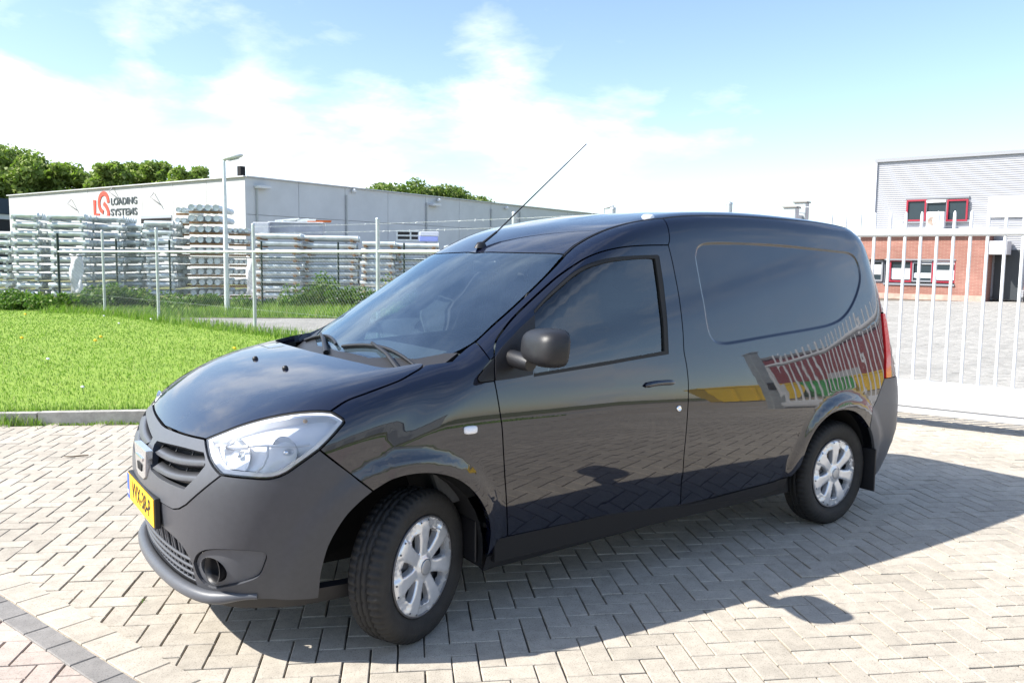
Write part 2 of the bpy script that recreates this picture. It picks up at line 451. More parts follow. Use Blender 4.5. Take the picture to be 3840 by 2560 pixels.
def glass_mat(name, tint, refl=1.0, dirt_haze=0.0, ior=1.62, gcol=(1, 1, 1)):
    m = bpy.data.materials.new(name); m.use_nodes = True; T = NT(m.node_tree); T.n.clear()
    o = T.add('ShaderNodeOutputMaterial'); tr = T.add('ShaderNodeBsdfTransparent'); tr.inputs[0].default_value = (*tint, 1)
    gl = T.add('ShaderNodeBsdfGlossy'); gl.inputs['Roughness'].default_value = .008; gl.inputs[0].default_value = (*gcol, 1)
    fr = T.add('ShaderNodeFresnel'); fr.inputs[0].default_value = ior
    mx = T.add('ShaderNodeMixShader'); T.put(mx.inputs[0], fr.outputs[0]); T.l.new(tr.outputs[0], mx.inputs[1]); T.l.new(gl.outputs[0], mx.inputs[2])
    last = mx.outputs[0]
    if dirt_haze:
        df = T.add('ShaderNodeBsdfDiffuse'); df.inputs[0].default_value = (.42, .58, .80, 1)  # dirt film, tinted blue to paint the sky's haze on the glass
        co = T.add('ShaderNodeTexCoord').outputs['Object']
        mx2 = T.add('ShaderNodeMixShader'); T.put(mx2.inputs[0], T.ramp(T.noise(co, 3.0, 5, .6, .5), [(.35, dirt_haze*.4), (.75, dirt_haze)]))
        T.l.new(last, mx2.inputs[1]); T.l.new(df.outputs[0], mx2.inputs[2]); last = mx2.outputs[0]
    T.l.new(last, o.inputs[0]); return m
GLASS_WS = glass_mat('windscreen_glass', (.66, .80, .84), 1.0, .06, 2.0, (.72, .88, 1.0))
GLASS_SD = glass_mat('side_glass', (.32, .40, .42), 1.0, 0.0, 1.9)
LENS = glass_mat('headlight_lens', (.97, .98, .99))
PLASTIC = mat('grey_bumper_plastic', (.056, .059, .068), .38, spec=.5, noise=(40, .06), bump=(900, .08))
PLASTIC2 = mat('light_grey_trim_plastic', (.085, .090, .102), .40, noise=(30, .06), bump=(900, .08))
BLACK = mat('black_plastic', (.014, .014, .016), .42, bump=(700, .1))
RUBBER = mat('black_rubber', (.010, .010, .010), .6)
DARK = mat('dark_recess', (.006, .006, .007), .8)
TYRE = mat('tyre_rubber', (.021, .020, .019), .72, noise=(18, .25), bump=(160, .2))
SILVER = mat('silver_wheel_paint', (.70, .71, .73), .26, metal=.5, noise=(25, .06), coat=.3)
STEEL = mat('dull_steel', (.16, .16, .17), .5, metal=.8)
CHROME = mat('chrome', (.86, .87, .88), .08, metal=1.0)
REFLECTOR = mat('headlight_reflector', (.90, .91, .93), .16, metal=.85)
HLHOUSE = mat('headlight_housing', (.82, .83, .85), .35, metal=.0)
AMBER = mat('amber_bulb', (.80, .55, .32), .3)
RED = mat('tail_light_red', (.62, .02, .025), .12, coat=1.0)
YELLOW = mat('plate_yellow', (.86, .48, .015), .42, noise=(60, .05))
PBLUE = mat('plate_blue', (.03, .10, .55), .4)
INK = mat('plate_black', (.01, .01, .01), .5)
SEAT = mat('seat_fabric', (.028, .030, .034), .85, noise=(80, .3))
DASH = mat('dash_plastic', (.055, .058, .062), .6, noise=(50, .1))
BULK = mat('bulkhead_grey', (.10, .105, .11), .6)
LAMPWHITE = mat('clear_repeater', (.82, .82, .84), .18, coat=1.0)

van = thing('van', 'dark blue black panel van with grey plastic bumpers parked on the brick paving', 'van')

def T3(k, pts, F=F_all): return trace(px(k, pts), F)
# ---- traced lines
S_ = lambda P: to_par('S', P)
W_ = lambda P: to_par('W', P)
R_ = lambda P: to_par('R', P)
T_ = lambda P: to_par('T', P)
hl_top3 = T3(2, [(540, 1090), (660, 1040), (800, 985), (950, 940), (1100, 907), (1250, 885), (1400, 877), (1480, 882)])
hl_rear3 = T3(2, [(1480, 882), (1540, 915), (1588, 955), (1550, 1010), (1480, 1090), (1395, 1175)])
hl_bot3 = T3(1, [(1598, 372), (1450, 480), (1330, 560), (1220, 592), (1050, 585), (860, 562)])
hl_in3 = T3(1, [(860, 562), (810, 510), (770, 440), (752, 370), (742, 300)])
nose3 = T3(2, [(540, 1090), (400, 1058), (250, 1003)])
shut3 = T3(2, [(1480, 882), (1600, 803), (1740, 750), (1900, 690), (2010, 645), (2080, 603), (2150, 560), (2178, 530)])
bump_f3 = T3(1, [(1598, 372), (1750, 490), (1880, 590), (2000, 682)])
def arch_pts(c, a0, a1, n=30):
    return np.array([(c[0]+c[2]*math.cos(q), c[1]+c[2]*math.sin(q)) for q in np.radians(np.linspace(a0, a1, n))])
d_front = S_(T3(4, [(745, 1112), (722, 1150), (709, 1210), (706, 1290), (708, 1440)])).tolist()+S_(T3(3, [(725, 740), (745, 860), (765, 1000), (775, 1170), (785, 1350)])).tolist()+S_(T3(7, [(1392, 250), (1402, 430), (1407, 600), (1410, 712)])).tolist()
d_front = smooth_line(d_front)
d_top = smooth_line(S_(T3(4, [(745, 1112), (820, 1015), (900, 930), (1080, 762), (1190, 668), (1300, 592), (1400, 532), (1500, 492), (1600, 466), (1700, 450), (1850, 440), (2012, 438)])))
d_rear = smooth_line(S_(T3(4, [(2012, 438), (2040, 550), (2062, 660), (2090, 810), (2110, 960), (2124, 1110), (2130, 1235), (2148, 1330)])).tolist()+S_(T3(3, [(2162, 660), (2163, 760), (2158, 880), (2148, 1020), (2130, 1210), (2115, 1400)])).tolist()+S_(T3(6, [(312, 960), (308, 1060), (304, 1178)])).tolist())
trS = S_(np.vstack([T3(7, [(1410, 712), (1900, 597), (2352, 490)]), T3(6, [(230, 1205), (600, 1115), (1000, 1010), (1110, 975)])]))
z_tr = lambda x: np.interp(x, np.concatenate([[.2], trS[:, 0], [2.6]]), np.concatenate([[trS[0, 1]-.004], trS[:, 1], [trS[-1, 1]+.02]]))
sbS = S_(np.vstack([T3(7, [(1215, 880), (1400, 830), (1900, 693), (2350, 570)]), T3(6, [(300, 1270), (600, 1190), (900, 1110), (1090, 1060)])]))
z_sb = lambda x: np.interp(x, sbS[:, 0], sbS[:, 1])
d_bot = np.array([(x, z_tr(x)) for x in np.linspace(d_front[-1][0], d_rear[-1][0], 40)])
d_rear[-1] = d_bot[-1]; d_front[-1] = d_bot[0]
ditch3 = T3(4, [(1228, 512), (1300, 445), (1400, 385), (1500, 338), (1600, 303), (1700, 275), (1840, 250), (1970, 238)], F_cab)
pil3 = T3(4, [(165, 1322), (300, 1288), (430, 1235), (560, 1160), (700, 1030), (800, 942), (900, 850), (1000, 755), (1100, 655), (1228, 512)], F_cab)
# ---- rear wrap parameterisation
AX_B = 2.6
_tp, _fp = to_par, from_par
def to_par(kind, P):
    if kind != 'B': return _tp(kind, P)
    x, y, z = np.asarray(P).T; return np.stack([np.arctan2(-y, x-AX_B)*K_W, z], 1)
def from_par(kind, Q, off=0.0, F=None):
    if kind != 'B': return _fp(kind, Q, off, F)
    F = F or F_all; a, b = np.asarray(Q, float).T; lo = np.full(len(a), .05); hi = np.full(len(a), 2.)
    pt = lambda r: np.stack([AX_B+r*np.cos(a/K_W), -r*np.sin(a/K_W), b], 1)
    for _ in range(26):
        m = (lo+hi)/2; f = F(*pt(m).T)-off; ins = f < 0; lo = np.where(ins, m, lo); hi = np.where(ins, hi, m)
    return pt((lo+hi)/2)
FN['B'] = F_all
B_ = lambda P: to_par('B', P)
# ---- cargo panel emboss (traced before it is pressed in)
rec = smooth_line(np.vstack([S_(T3(5, [(412, 520), (425, 455), (460, 425), (530, 415), (700, 415), (900, 423), (1100, 437), (1300, 458), (1480, 478), (1570, 492), (1615, 525), (1640, 575), (1655, 640), (1658, 700), (1645, 770), (1618, 850), (1570, 940), (1510, 1005), (1430, 1045), (1300, 1075), (1100, 1110), (900, 1145), (750, 1172), (640, 1187), (580, 1178), (545, 1155), (515, 1100), (495, 1010), (470, 850), (440, 690), (418, 570)])), S_(T3(5, [(412, 520)]))]), .02)[:-1]
EMBOSS.append((rec, .007, .016))
# ---- roof edge line
ad_x = np.concatenate([ditch3[:, 0], [1.8, 2.2, 2.6, 3.0, 3.26]]); ad_a = np.concatenate([-ditch3[:, 1], [.648, .646, .64, .625, .605]])
def ditch_line(x0, x1, n=40):
    x = np.linspace(x0, x1, n); q = np.stack([x, -np.interp(x, ad_x, ad_a)], 1); return from_par('T', q)
dl_front = ditch_line(ditch3[0, 0], ditch3[-1, 0], 24); dl_rear = ditch_line(ditch3[-1, 0], 3.22, 50)
b_joint = smooth_line(S_(T3(4, [(1970, 238), (2003, 285), (2018, 350), (2022, 400)])).tolist()+[d_top[-1]], .02)
b_joint[0] = S_(dl_front)[-1]
# ---- hood
sh_R = R_(shut3); ht_R = R_(hl_top3)
n3 = T3(2, [(250, 1003), (400, 1058), (540, 1090)], F_low); nR = R_(n3); nR[0, 1] = 0; nR[-1] = ht_R[0]
hood_rear = smooth_line(R_(T3(2, [(2178, 530), (2150, 522), (2060, 535), (1905, 556), (1700, 519), (1500, 473), (1330, 433)], F_low)), .02)
hood_rear = hood_rear[hood_rear[:, 1] < -.02]
hr_c = hood_rear[-1]
half = ring(smooth_line(nR, .02), smooth_line(ht_R, .02), smooth_line(sh_R, .02), hood_rear, [(hr_c[0], 0.0)])
hood = panel('hood', 'R', symm(half, 1), PAINT, van, gap=.003, grid=.028, mirror=False)[0]
# ---- fender
joint3 = S_(T3(3, [(565, 362), (625, 428), (680, 505)]))
tri_l = S_(T3(3, [(680, 505), (620, 580), (585, 628), (583, 648), (597, 665), (640, 664), (707, 656)]))
tri_t = S_(T3(3, [(680, 505), (706, 476)]))
df_low = d_front[d_front[:, 1] < tri_l[-1][1]-.005]; df_mid = d_front[(d_front[:, 1] >= tri_l[-1][1]) & (d_front[:, 1] <= tri_t[-1][1])]
df_up = d_front[d_front[:, 1] > tri_t[-1][1]+.005]
pilS = S_(pil3)
b3 = S_(bump_f3)
z_fb = float(z_tr(.36))+.002
arch_f = smooth_line(S_(T3(7, [(1262, 722), (1274, 640), (1275, 560), (1262, 480), (1230, 400), (1170, 308), (1100, 240), (1030, 195), (950, 167), (870, 153), (780, 150), (670, 162), (560, 192), (480, 232), (410, 275)])), .02)
arch_f[-1] = b3[-1]; arch_f = np.vstack([[(arch_f[0][0]-.004, z_fb)], arch_f])
fend = ring(smooth_line(S_(shut3), .02), pilS[1:4], smooth_line(joint3), smooth_line(tri_l, .015), df_low[df_low[:, 1] > z_fb+.004], [(d_front[-1][0], z_fb)], arch_f, smooth_line(b3, .02)[::-1], smooth_line(S_(hl_rear3), .015)[::-1])
panel('fender', 'S', fend, PAINT, van, grid=.028, rim=.04)
panel('corner_trim', 'S', ring(smooth_line(tri_l, .015), df_mid[::-1], smooth_line(tri_t)[::-1]), BLACK, van, grid=.025, gap=.002, off=.002)
# ---- A pillar and roof rail
rail = ring(smooth_line(pilS[3:], .02), smooth_line(S_(dl_front), .02), b_joint, d_top[::-1], df_up[:1], df_up, smooth_line(tri_t)[::-1], smooth_line(joint3)[::-1])
panel('roof_rail', 'S', rail, PAINT, van, grid=.022)
# ---- door with window opening
win = smooth_line(S_(T3(4, [(1003, 955), (1100, 848), (1230, 732), (1320, 658), (1400, 612), (1500, 578), (1600, 558), (1750, 542), (1880, 536), (1915, 540)])), .015)
win_r = smooth_line(S_(T3(4, [(1915, 540), (1945, 750), (1975, 1000), (1985, 1232)])), .02)
win_b = smooth_line(S_(T3(4, [(1985, 1232), (1750, 1275), (1500, 1318), (1250, 1360), (1003, 1400)])), .02)
wl_top = S_(T3(4, [(1003, 955)]))[0]; wl_bot = win_b[-1]
winring = ring(win, win_r, win_b, smooth_line([wl_bot, wl_top]))
trimring = ring(smooth_line(S_(T3(4, [(1003, 925), (1090, 828), (1220, 705), (1310, 632), (1395, 585), (1500, 549), (1600, 530), (1750, 517), (1930, 511)])), .015), smooth_line(S_(T3(4, [(1945, 522), (1985, 800), (2010, 1100), (2016, 1255)])), .02), smooth_line(S_(T3(4, [(2016, 1255), (1750, 1300), (1500, 1345), (1250, 1385), (1003, 1425)])), .02), [S_(T3(4, [(1003, 1425)]))[0]])
doorring = ring(d_top, d_rear, d_bot[::-1], d_front[::-1])
handle_c = S_(T3(3, [(1945, 705)]))[0]
def cup(v2):
    r = np.hypot((v2[:, 0]-handle_c[0])/.105, (v2[:, 1]-handle_c[1])/.043); return -.030*(1-sstep(.25, 1.0, r))
hx, hz = np.meshgrid(np.linspace(-.11, .11, 23), np.linspace(-.05, .05, 13)); hextra = np.stack([hx.ravel()+handle_c[0], hz.ravel()+handle_c[1]], 1)
doors = panel('front_door', 'S', doorring, PAINT, van, holes=[trimring], grid=.028, gap=.003, extra=hextra, disp=cup)
for i, dr in enumerate(doors):
    pass
def door_part(name, ring_, m, **kw):
    for dr, p in zip(doors, panel(name, 'S', ring_, m, None, **kw)): p.parent = dr
door_part('window_trim', trimring, RUBBER, holes=[winring], grid=.02, gap=-.001, off=-.001, rim=.02)
door_part('door_glass', winring, GLASS_SD, grid=.05, gap=-.004, off=-.012, rim=0)
# mirror foot plate on the door
plate_ring = ring(smooth_line(S_(T3(3, [(714, 652), (712, 560), (713, 470)])), .02), smooth_line(S_(T3(3, [(713, 470), (760, 400), (820, 335), (900, 250), (1003, 158)])), .02), smooth_line(S_(T3(3, [(1003, 158), (1003, 350), (992, 608)])), .02), smooth_line(S_(T3(3, [(992, 608), (850, 635), (714, 652)])), .02))
door_part('mirror_base', plate_ring, BLACK, grid=.03, gap=0, off=.006, rim=.01)
def surf(k, p, off=0.0):
    P = T3(k, [p]); n = grad(F_all, P)[0]; return P[0]+n*off, n
# ---- door mirror: arm + head
def mirror_parts(s):
    root = doors[0 if s == 1 else 1]
    c = on_plane(*px(3, [(1108, 400)])[0], 1, -1.03)
    fl = lambda p: (p[0], p[1]*s, p[2])
    # head: rounded box, domed to the front
    V = []; F = []; nu, nv = 28, 18
    for i in range(nu):
        q = 2*math.pi*i/nu
        for j in range(nv+1):
            w = math.pi*j/nv
            sx, sy, sz = math.cos(w), math.sin(w)*math.cos(q), math.sin(w)*math.sin(q)
            e = lambda t, p: math.copysign(abs(t)**p, t)
            X = e(sx, .75)*.088; Y = e(sy, .62)*.148; Z = e(sz, .60)*.074
            if X > .035: X = .035+(X-.035)*.15
            Z *= 1-.10*(Y/.148)*1.0; X += Z*.10
            V.append((X, Y, Z))
    for i in range(nu):
        i2 = (i+1) % nu
        for j in range(nv): F.append((i*(nv+1)+j, i*(nv+1)+j+1, i2*(nv+1)+j+1, i2*(nv+1)+j))
    rot = Matrix.Rotation(R(-16), 3, 'Z')
    V = [rot @ Vector(p) for p in V]
    if s == -1: V = [Vector((p.x, -p.y, p.z)) for p in V]; F = [f[::-1] for f in F]
    cc = Vector(fl(c)); V = [p+cc for p in V]
    head = MB().raw(V, F, True).build('mirror_head', BLACK, root)
    b, n = surf(3, (840, 470))
    arm = MB(); p0 = np.array(b)+n*(-.02); p1 = np.array([c[0]-.03, c[1]+.07, c[2]-.075])
    pts = [p0+(p1-p0)*t for t in (0, .35, .7, 1.0)]
    arm.tube([fl(p) for p in pts], [.034, .036, .036, .03], 12)
    arm.build('mirror_arm', BLACK, root)
    gl = MB(); gm = Vector(fl((c[0]+.040, c[1]-.012, c[2])))
    m3 = Matrix.Translation(gm) @ Matrix.Rotation(R(-16*s), 4, 'Z')
    gl.box((0, 0, 0), (.004, .21, .10), M=m3); gl.build('mirror_glass', CHROME, root)
mirror_parts(1)
# ---- handle, lock, side repeater
for s, dr in zip((1, -1), doors):
    hp, hn = surf(3, (1945, 665), .004)
    g = MB(); xs = np.linspace(-.098, .098, 11)
    P = from_par('S', np.stack([handle_c[0]+xs, handle_c[1]+.016+.006*(1-(xs/.1)**2)], 1), .008)
    g.tube([(p[0], p[1]*s, p[2]) for p in P], [.004]+[.013]*9+[.004], 10); g.build('door_handle', PAINT, dr)
    lp, ln = surf(3, (2090, 862), .001)
    M = Matrix.Translation((lp[0], lp[1]*s, lp[2])) @ Vector((ln[0], ln[1]*s, ln[2])).to_track_quat('Z', 'Y').to_matrix().to_4x4()
    MB().lathe([(0.0, .003), (.008, .003), (.010, .006), (.0135, .005), (.0145, 0)], 20, M).build('door_lock', CHROME, dr)
    rp, rn = surf(3, (527, 1022), 0)
    M = Matrix.Translation((rp[0], rp[1]*s, rp[2])) @ Vector((rn[0], rn[1]*s, rn[2])).to_track_quat('Z', 'X').to_matrix().to_4x4()
    V = []
    g = MB(); nu = 24
    for h, k in ((0, 1), (.010, .97), (.016, .7)):
        for i in range(nu):
            q = 2*math.pi*i/nu; e = lambda t: math.copysign(abs(t)**.55, t)
            V.append(tuple(M @ Vector((e(math.sin(q))*.0165*k, e(math.cos(q))*.030*k, h))))
    Fc = [(r*nu+i, r*nu+(i+1) % nu, (r+1)*nu+(i+1) % nu, (r+1)*nu+i) for r in range(2) for i in range(nu)]+[tuple(range(2*nu, 3*nu))]
    g.raw(V, Fc, True).build('side_repeater', LAMPWHITE, van)
# ---- cargo side
tail_top = T3(5, [(1806, 945)])[0]
rear_up = S_(T3(5, [(1738, 590), (1762, 680), (1784, 780), (1806, 945)]))
re_top = S_(dl_rear)[-1]
rear_edge = smooth_line(np.vstack([[re_top], [(re_top[0]+.03, 1.58)], [(3.27, 1.44)] if rear_up[0][0] < 3.2 else rear_up[:1], rear_up[1:]]), .02)
tail_f = smooth_line(S_(np.vstack([T3(5, [(1806, 945), (1815, 1050), (1828, 1200)]), T3(6, [(1832, 100), (1830, 180), (1832, 238)])])), .02)
bump_r = smooth_line(S_(T3(6, [(1832, 240), (1800, 330), (1765, 420), (1742, 500), (1722, 612)])), .02)
arch_r = smooth_line(S_(T3(6, [(1722, 612), (1690, 560), (1655, 518), (1615, 490), (1570, 477), (1525, 475), (1480, 484), (1430, 508), (1380, 550), (1330, 608), (1290, 675), (1258, 745), (1230, 825), (1205, 890), (1175, 928)])), .02)
bump_r[-1] = arch_r[0]; x_l = arch_r[-1][0]
tr_r = np.array([(x, z_tr(x)) for x in np.linspace(d_rear[-1][0], x_l, 30)])
tr_r = tr_r[tr_r[:, 0] < x_l-.02]; tr_r = np.vstack([tr_r, [(x_l-.06, z_tr(x_l-.06)+.004)], [arch_r[-1]]]) if tr_r[-1][0] < x_l-.08 else np.vstack([tr_r, [arch_r[-1]]])
cargo = ring(S_(dl_rear), rear_edge, tail_f, bump_r, arch_r, tr_r[::-1], d_rear[::-1], b_joint[::-1])
pr = densify(rec, .02)
nrm = inset(rec, .0065); extra = np.vstack([inset(densify(rec, .014), d) for d in (-.018, -.008, -.001, .003, .006, .009, .012, .016, .022, .032)])
panel('cargo_side_panel', 'S', cargo, PAINT, van, grid=.026, extra=extra, rim=.04, avoid=rec)
# thin dark crease line where the pressing meets the frame
# ---- sill
sx = np.linspace(sbS[0][0], x_l-.06, 50)
sill = ring(np.stack([sx, z_tr(sx)-.003], 1), np.stack([sx[::-1], z_sb(sx[::-1])], 1))
panel('sill', 'S', sill, BLACK, van, grid=.03, gap=.001, off=.004, rim=.05)
# ---- windscreen, roof, cowl
hdr = T_(T3(4, [(1228, 512), (1188, 505), (1050, 501), (900, 498), (760, 495), (640, 494)], F_cab)); hdr = hdr[hdr[:, 1] < -.03]
hdr = smooth_line(np.vstack([hdr, [(hdr[-1][0]-.01, 0)]]), .03)
ws_half = ring([(-.06, 0), (-.02, -.3)], [(.06, -.55)], smooth_line(np.vstack([T_(pil3)]), .02), hdr)
ws = symm(ws_half, 1)
panel('windscreen', 'T', ws, GLASS_WS, van, gap=.003, grid=.05, mirror=False, rim=0)
inner = ring([(.045, 0), (.07, -.3), (.13, -.52)], smooth_line(T_(pil3)[1:]+np.array([.012, .035]), .03)[:-1], hdr[:1]+np.array([-.04, .06]), np.clip(hdr[1:], [-9, -.55], [9, 0])+np.array([-.035, 0]))
panel('windscreen_border', 'T', ws, mat('black_frit', (.006, .007, .010), .12), van, holes=[symm(inner, 1)], gap=.006, grid=.05, off=-.005, mirror=False, rim=0)
rf_side = np.stack([dl_rear[:, 0], dl_rear[:, 1]], 1); rf_front = T_(dl_front)
roof_half = ring(hdr[::-1], rf_front, rf_side, [(3.235, -.4), (3.245, -.2), (3.25, 0)])
def ribs(v2):
    x, y = v2[:, 0], np.abs(v2[:, 1]); w = sstep(1.12, 1.35, x)*(1-sstep(2.9, 3.1, x)); o = 0
    for c in (.17, .42): o = o+.007*np.exp(-((y-c)/.030)**2)
    return -o*w
panel('roof', 'T', symm(roof_half, 1), PAINT, van, gap=.007, grid=.026, mirror=False, disp=ribs)
panel('cowl', 'T', symm([(-.16, 0), (-.12, -.35), (.00, -.60), (.10, -.70), (.18, -.725), (.25, -.725), (.22, -.67), (.14, -.57), (.05, -.3), (.03, 0)], 1), BLACK, van, gap=0, grid=.04, off=.004, mirror=False, rim=.02)
for s in (1, -1):      # roof ditch strips
    P = np.vstack([dl_front, dl_rear[1:]]); n = grad(F_cab, P); P = P-n*.004
    MB().tube([(p[0], p[1]*s, p[2]) for p in P[::2]], .006, 6).build('roof_ditch_strip', BLACK, van)
# ---- rear shell
rq = from_par('T', np.array([(3.22, dl_rear[-1][1]), (3.235, -.4), (3.245, -.2), (3.25, 0)])); top_e = B_(rq)
def S2B(q): return B_(from_par('S', q))
z_bt = .60
rdoor = ring(top_e[::-1], S2B(rear_edge), S2B(tail_f)[:1], [(S2B(tail_f)[0][0]-.045, tail_f[0][1])], [(S2B(tail_f)[-1][0]-.045, tail_f[-1][1])], [(0.0, tail_f[-1][1])])
panel('rear_door', 'B', symm(rdoor, 0), PAINT, van, grid=.05, mirror=False, gap=.003)
tl = ring(S2B(tail_f), [(S2B(tail_f)[-1][0]-.045, tail_f[-1][1]), (S2B(tail_f)[0][0]-.045, tail_f[0][1])])
panel('tail_light', 'B', tl, RED, van, grid=.03, gap=.004, off=.008, rim=.03)
arch_b = smooth_line(S_(T3(6, [(1722, 612), (1742, 700), (1752, 790), (1756, 880), (1754, 960)])), .02)
F_rb = lambda x, y, z: F_all(x, y, z)-.022*sstep(.62, .48, z)*1.0 if False else F_all(x, y, z)
rb = ring([(0, tail_f[-1][1])], [(S2B(tail_f)[-1][0], tail_f[-1][1])], S2B(bump_r), S2B(arch_b), [(S2B(arch_b)[-1][0]-.12, .29), (0, .29)])
panel('rear_bumper', 'B', symm(rb, 0), PLASTIC2, van, grid=.04, mirror=False, gap=.003, disp=lambda q: .008*(1-sstep(.50, .62, q[:, 1])))
# mud flaps behind both axles
for s in (1, -1):
    MB().box((3.115, -.80*s, .295), (.012, .165, .26)).build('mud_flap', BLACK, van, bevel=.004)
    MB().box((.318, -.70*s, .35), (.010, .14, .18)).build('mud_flap', BLACK, van, bevel=.004)
# ---- front bumper, grille, lights
V1 = W_(T3(1, [(860, 562), (700, 690), (600, 780), (545, 812), (500, 815)]))
c_mid = np.array([0.0, V1[-1][1]-.004])
hb = smooth_line(W_(hl_bot3), .02)
bw = smooth_line(W_(bump_f3), .02)
aw = smooth_line(W_(np.vstack([T3(7, [(410, 275), (330, 340), (260, 405), (200, 470), (130, 575), (70, 690), (35, 800), (12, 900)]), T3(1, [(1607, 1330), (1600, 1420), (1592, 1478)])])), .02); aw[0] = bw[-1]
bb = W_(T3(1, [(1588, 1484), (1560, 1490), (1350, 1500), (1150, 1492), (900, 1470), (760, 1450), (690, 1425), (655, 1320), (635, 1220), (590, 1130), (540, 1062), (425, 955), (300, 850)]))
zc_open = bb[-1][1]
bumper = ring([(0, c_mid[1])], V1[::-1], hb[::-1], bw, aw, smooth_line(bb[:7], .02), smooth_line(bb[7:], .02), [(0, zc_open)])
fog = smooth_line(np.vstack([W_(T3(1, [(650, 1220), (668, 1165), (710, 1130), (780, 1116), (950, 1118), (1100, 1128), (1180, 1140), (1203, 1165), (1190, 1220), (1140, 1320), (1040, 1365), (900, 1398), (800, 1410), (730, 1375), (680, 1310)])), W_(T3(1, [(650, 1220)]))]), .015)[:-1]
fog_r = inset(fog, 0)
bumperF = symm(bumper, 0)
fog_m = fog.copy(); fog_m[:, 0] *= -1
front_bumper = panel('front_bumper', 'W', bumperF, PLASTIC, van, holes=[fog, fog_m[::-1]], grid=.026, gap=.003, mirror=False, rim=.03)[0]
fc = W_(T3(1, [(782, 1278)]))[0]
for i, s in enumerate((1, -1)):
    pass
fcirc = np.array([(fc[0]+.050*math.cos(q), fc[1]+.050*math.sin(q)) for q in np.linspace(0, 2*math.pi, 29)[:-1]])
for p in panel('fog_lamp_insert', 'W', fog, PLASTIC2, front_bumper, holes=[fcirc], grid=.02, gap=.006, off=-.010, rim=.02): pass
panel('fog_lamp_light_block', 'W', inset(fog, -.02), DARK, front_bumper, grid=.05, gap=0, off=-.10, rim=0)  # dark sheet added to stop sun leaking round the fog lamp
fp = from_par('W', np.array([fc]), -.010)[0]; fnm = np.array([-1., -.25, 0.05])
for s in (1, -1):
    M = Matrix.Translation((fp[0], fp[1]*s, fp[2])) @ Vector((fnm[0], fnm[1]*s, fnm[2])).to_track_quat('Z', 'Y').to_matrix().to_4x4()
    MB().lathe([(.055, .004), (.050, .004), (.045, -.02), (.040, -.085), (0, -.085)], 28, M).build('fog_lamp_tube', BLACK, front_bumper)
# grille surround with two openings
gout = ring([(0, c_mid[1])], V1[::-1], smooth_line(W_(hl_in3), .015), smooth_line(W_(T3(2, [(540, 1090), (400, 1058), (250, 1003)])), .02))
ztop = gout[-1][1]; gout = ring(gout, [(0, ztop)])
gop = smooth_line(W_(T3(1, [(372, 300), (560, 345), (733, 388)])), .02), smooth_line(W_(T3(1, [(733, 388), (745, 440), (743, 490)])), .02), smooth_line(W_(T3(1, [(743, 490), (670, 580), (585, 666)])), .02), smooth_line(W_(T3(1, [(585, 666), (480, 625), (390, 575), (335, 520)])), .02), smooth_line(W_(T3(1, [(335, 520), (345, 400), (372, 300)])), .02)
gop = ring(*gop); gop = gop[gop[:, 0] > .02] if gop[:, 0].min() < .02 else gop
gop_m = gop.copy(); gop_m[:, 0] *= -1
grille = panel('grille_surround', 'W', symm(gout, 0), PLASTIC2, van, holes=[gop, gop_m[::-1]], grid=.022, gap=.003, mirror=False, rim=.03, off=.003)[0]
for s in (1, -1):
    g2 = inset(gop, -.02).copy()
    if s == -1: g2[:, 0] *= -1
    panel('grille_backing', 'W', g2, DARK, grille, grid=.04, gap=0, off=-.055, mirror=False, rim=0)
    for (pa, pb, th) in (((365, 392), (735, 480), .021), ((350, 505), (655, 598), .021)):
        q0, q1 = W_(T3(1, [pa, pb])); n = 16; t = np.linspace(0, 1, n)[:, None]; q = q0+(q1-q0)*t
        bow = np.sin(np.pi*t[:, 0])*(.010); q[:, 1] -= bow
        if s == -1: q[:, 0] *= -1
        A = from_par('W', q+np.array([0, th]), -.028); Bm = from_par('W', q, .004); C = from_par('W', q-np.array([0, th]), -.028)
        V = np.vstack([A, Bm, C]); F = [(i, i+1, n+i+1, n+i) for i in range(n-1)]+[(n+i, n+i+1, 2*n+i+1, 2*n+i) for i in range(n-1)]+[(2*n+i, 2*n+i+1, i+1, i) for i in range(n-1)]
        MB().raw(V, F, True).build('grille_slat', PLASTIC2, grille)
    for fu in (.35, .68):
        q = np.array([(gop[:, 0].min()+(gop[:, 0].max()-gop[:, 0].min())*fu, zz) for zz in (gop[:, 1].min()+.02, gop[:, 1].max()-.02)])
        if s == -1: q[:, 0] *= -1
        P = from_par('W', q, -.035); MB().tube(P, .004, 6).build('grille_rib', BLACK, grille)
# emblem: chrome badge, a wide U over a bar
ep = from_par('W', np.array([(0, .695)]), .012)[0]
def badge(poly, z0, z1, m, nm, par):
    M = Matrix(((0, 0, -1, ep[0]), (1, 0, 0, 0), (0, 1, 0, ep[2]), (0, 0, 0, 1)))
    return MB().prism(poly, z0, z1, M).build(nm, m, par, bevel=.003)
eb = badge([(-.115, .060), (.115, .060), (.085, -.055), (.045, -.07), (-.045, -.07), (-.085, -.055)], -.02, .010, mat('satin_badge', (.72, .73, .75), .22, metal=.9), 'emblem', van)
badge([(-.066, .022), (.066, .022), (.060, .004), (-.060, .004)], .010, .016, CHROME, 'emblem_bar', eb)
badge([(-.045, -.008), (.045, -.008), (.036, -.040), (-.036, -.040)], .010, .014, DARK, 'emblem_inlay', eb)
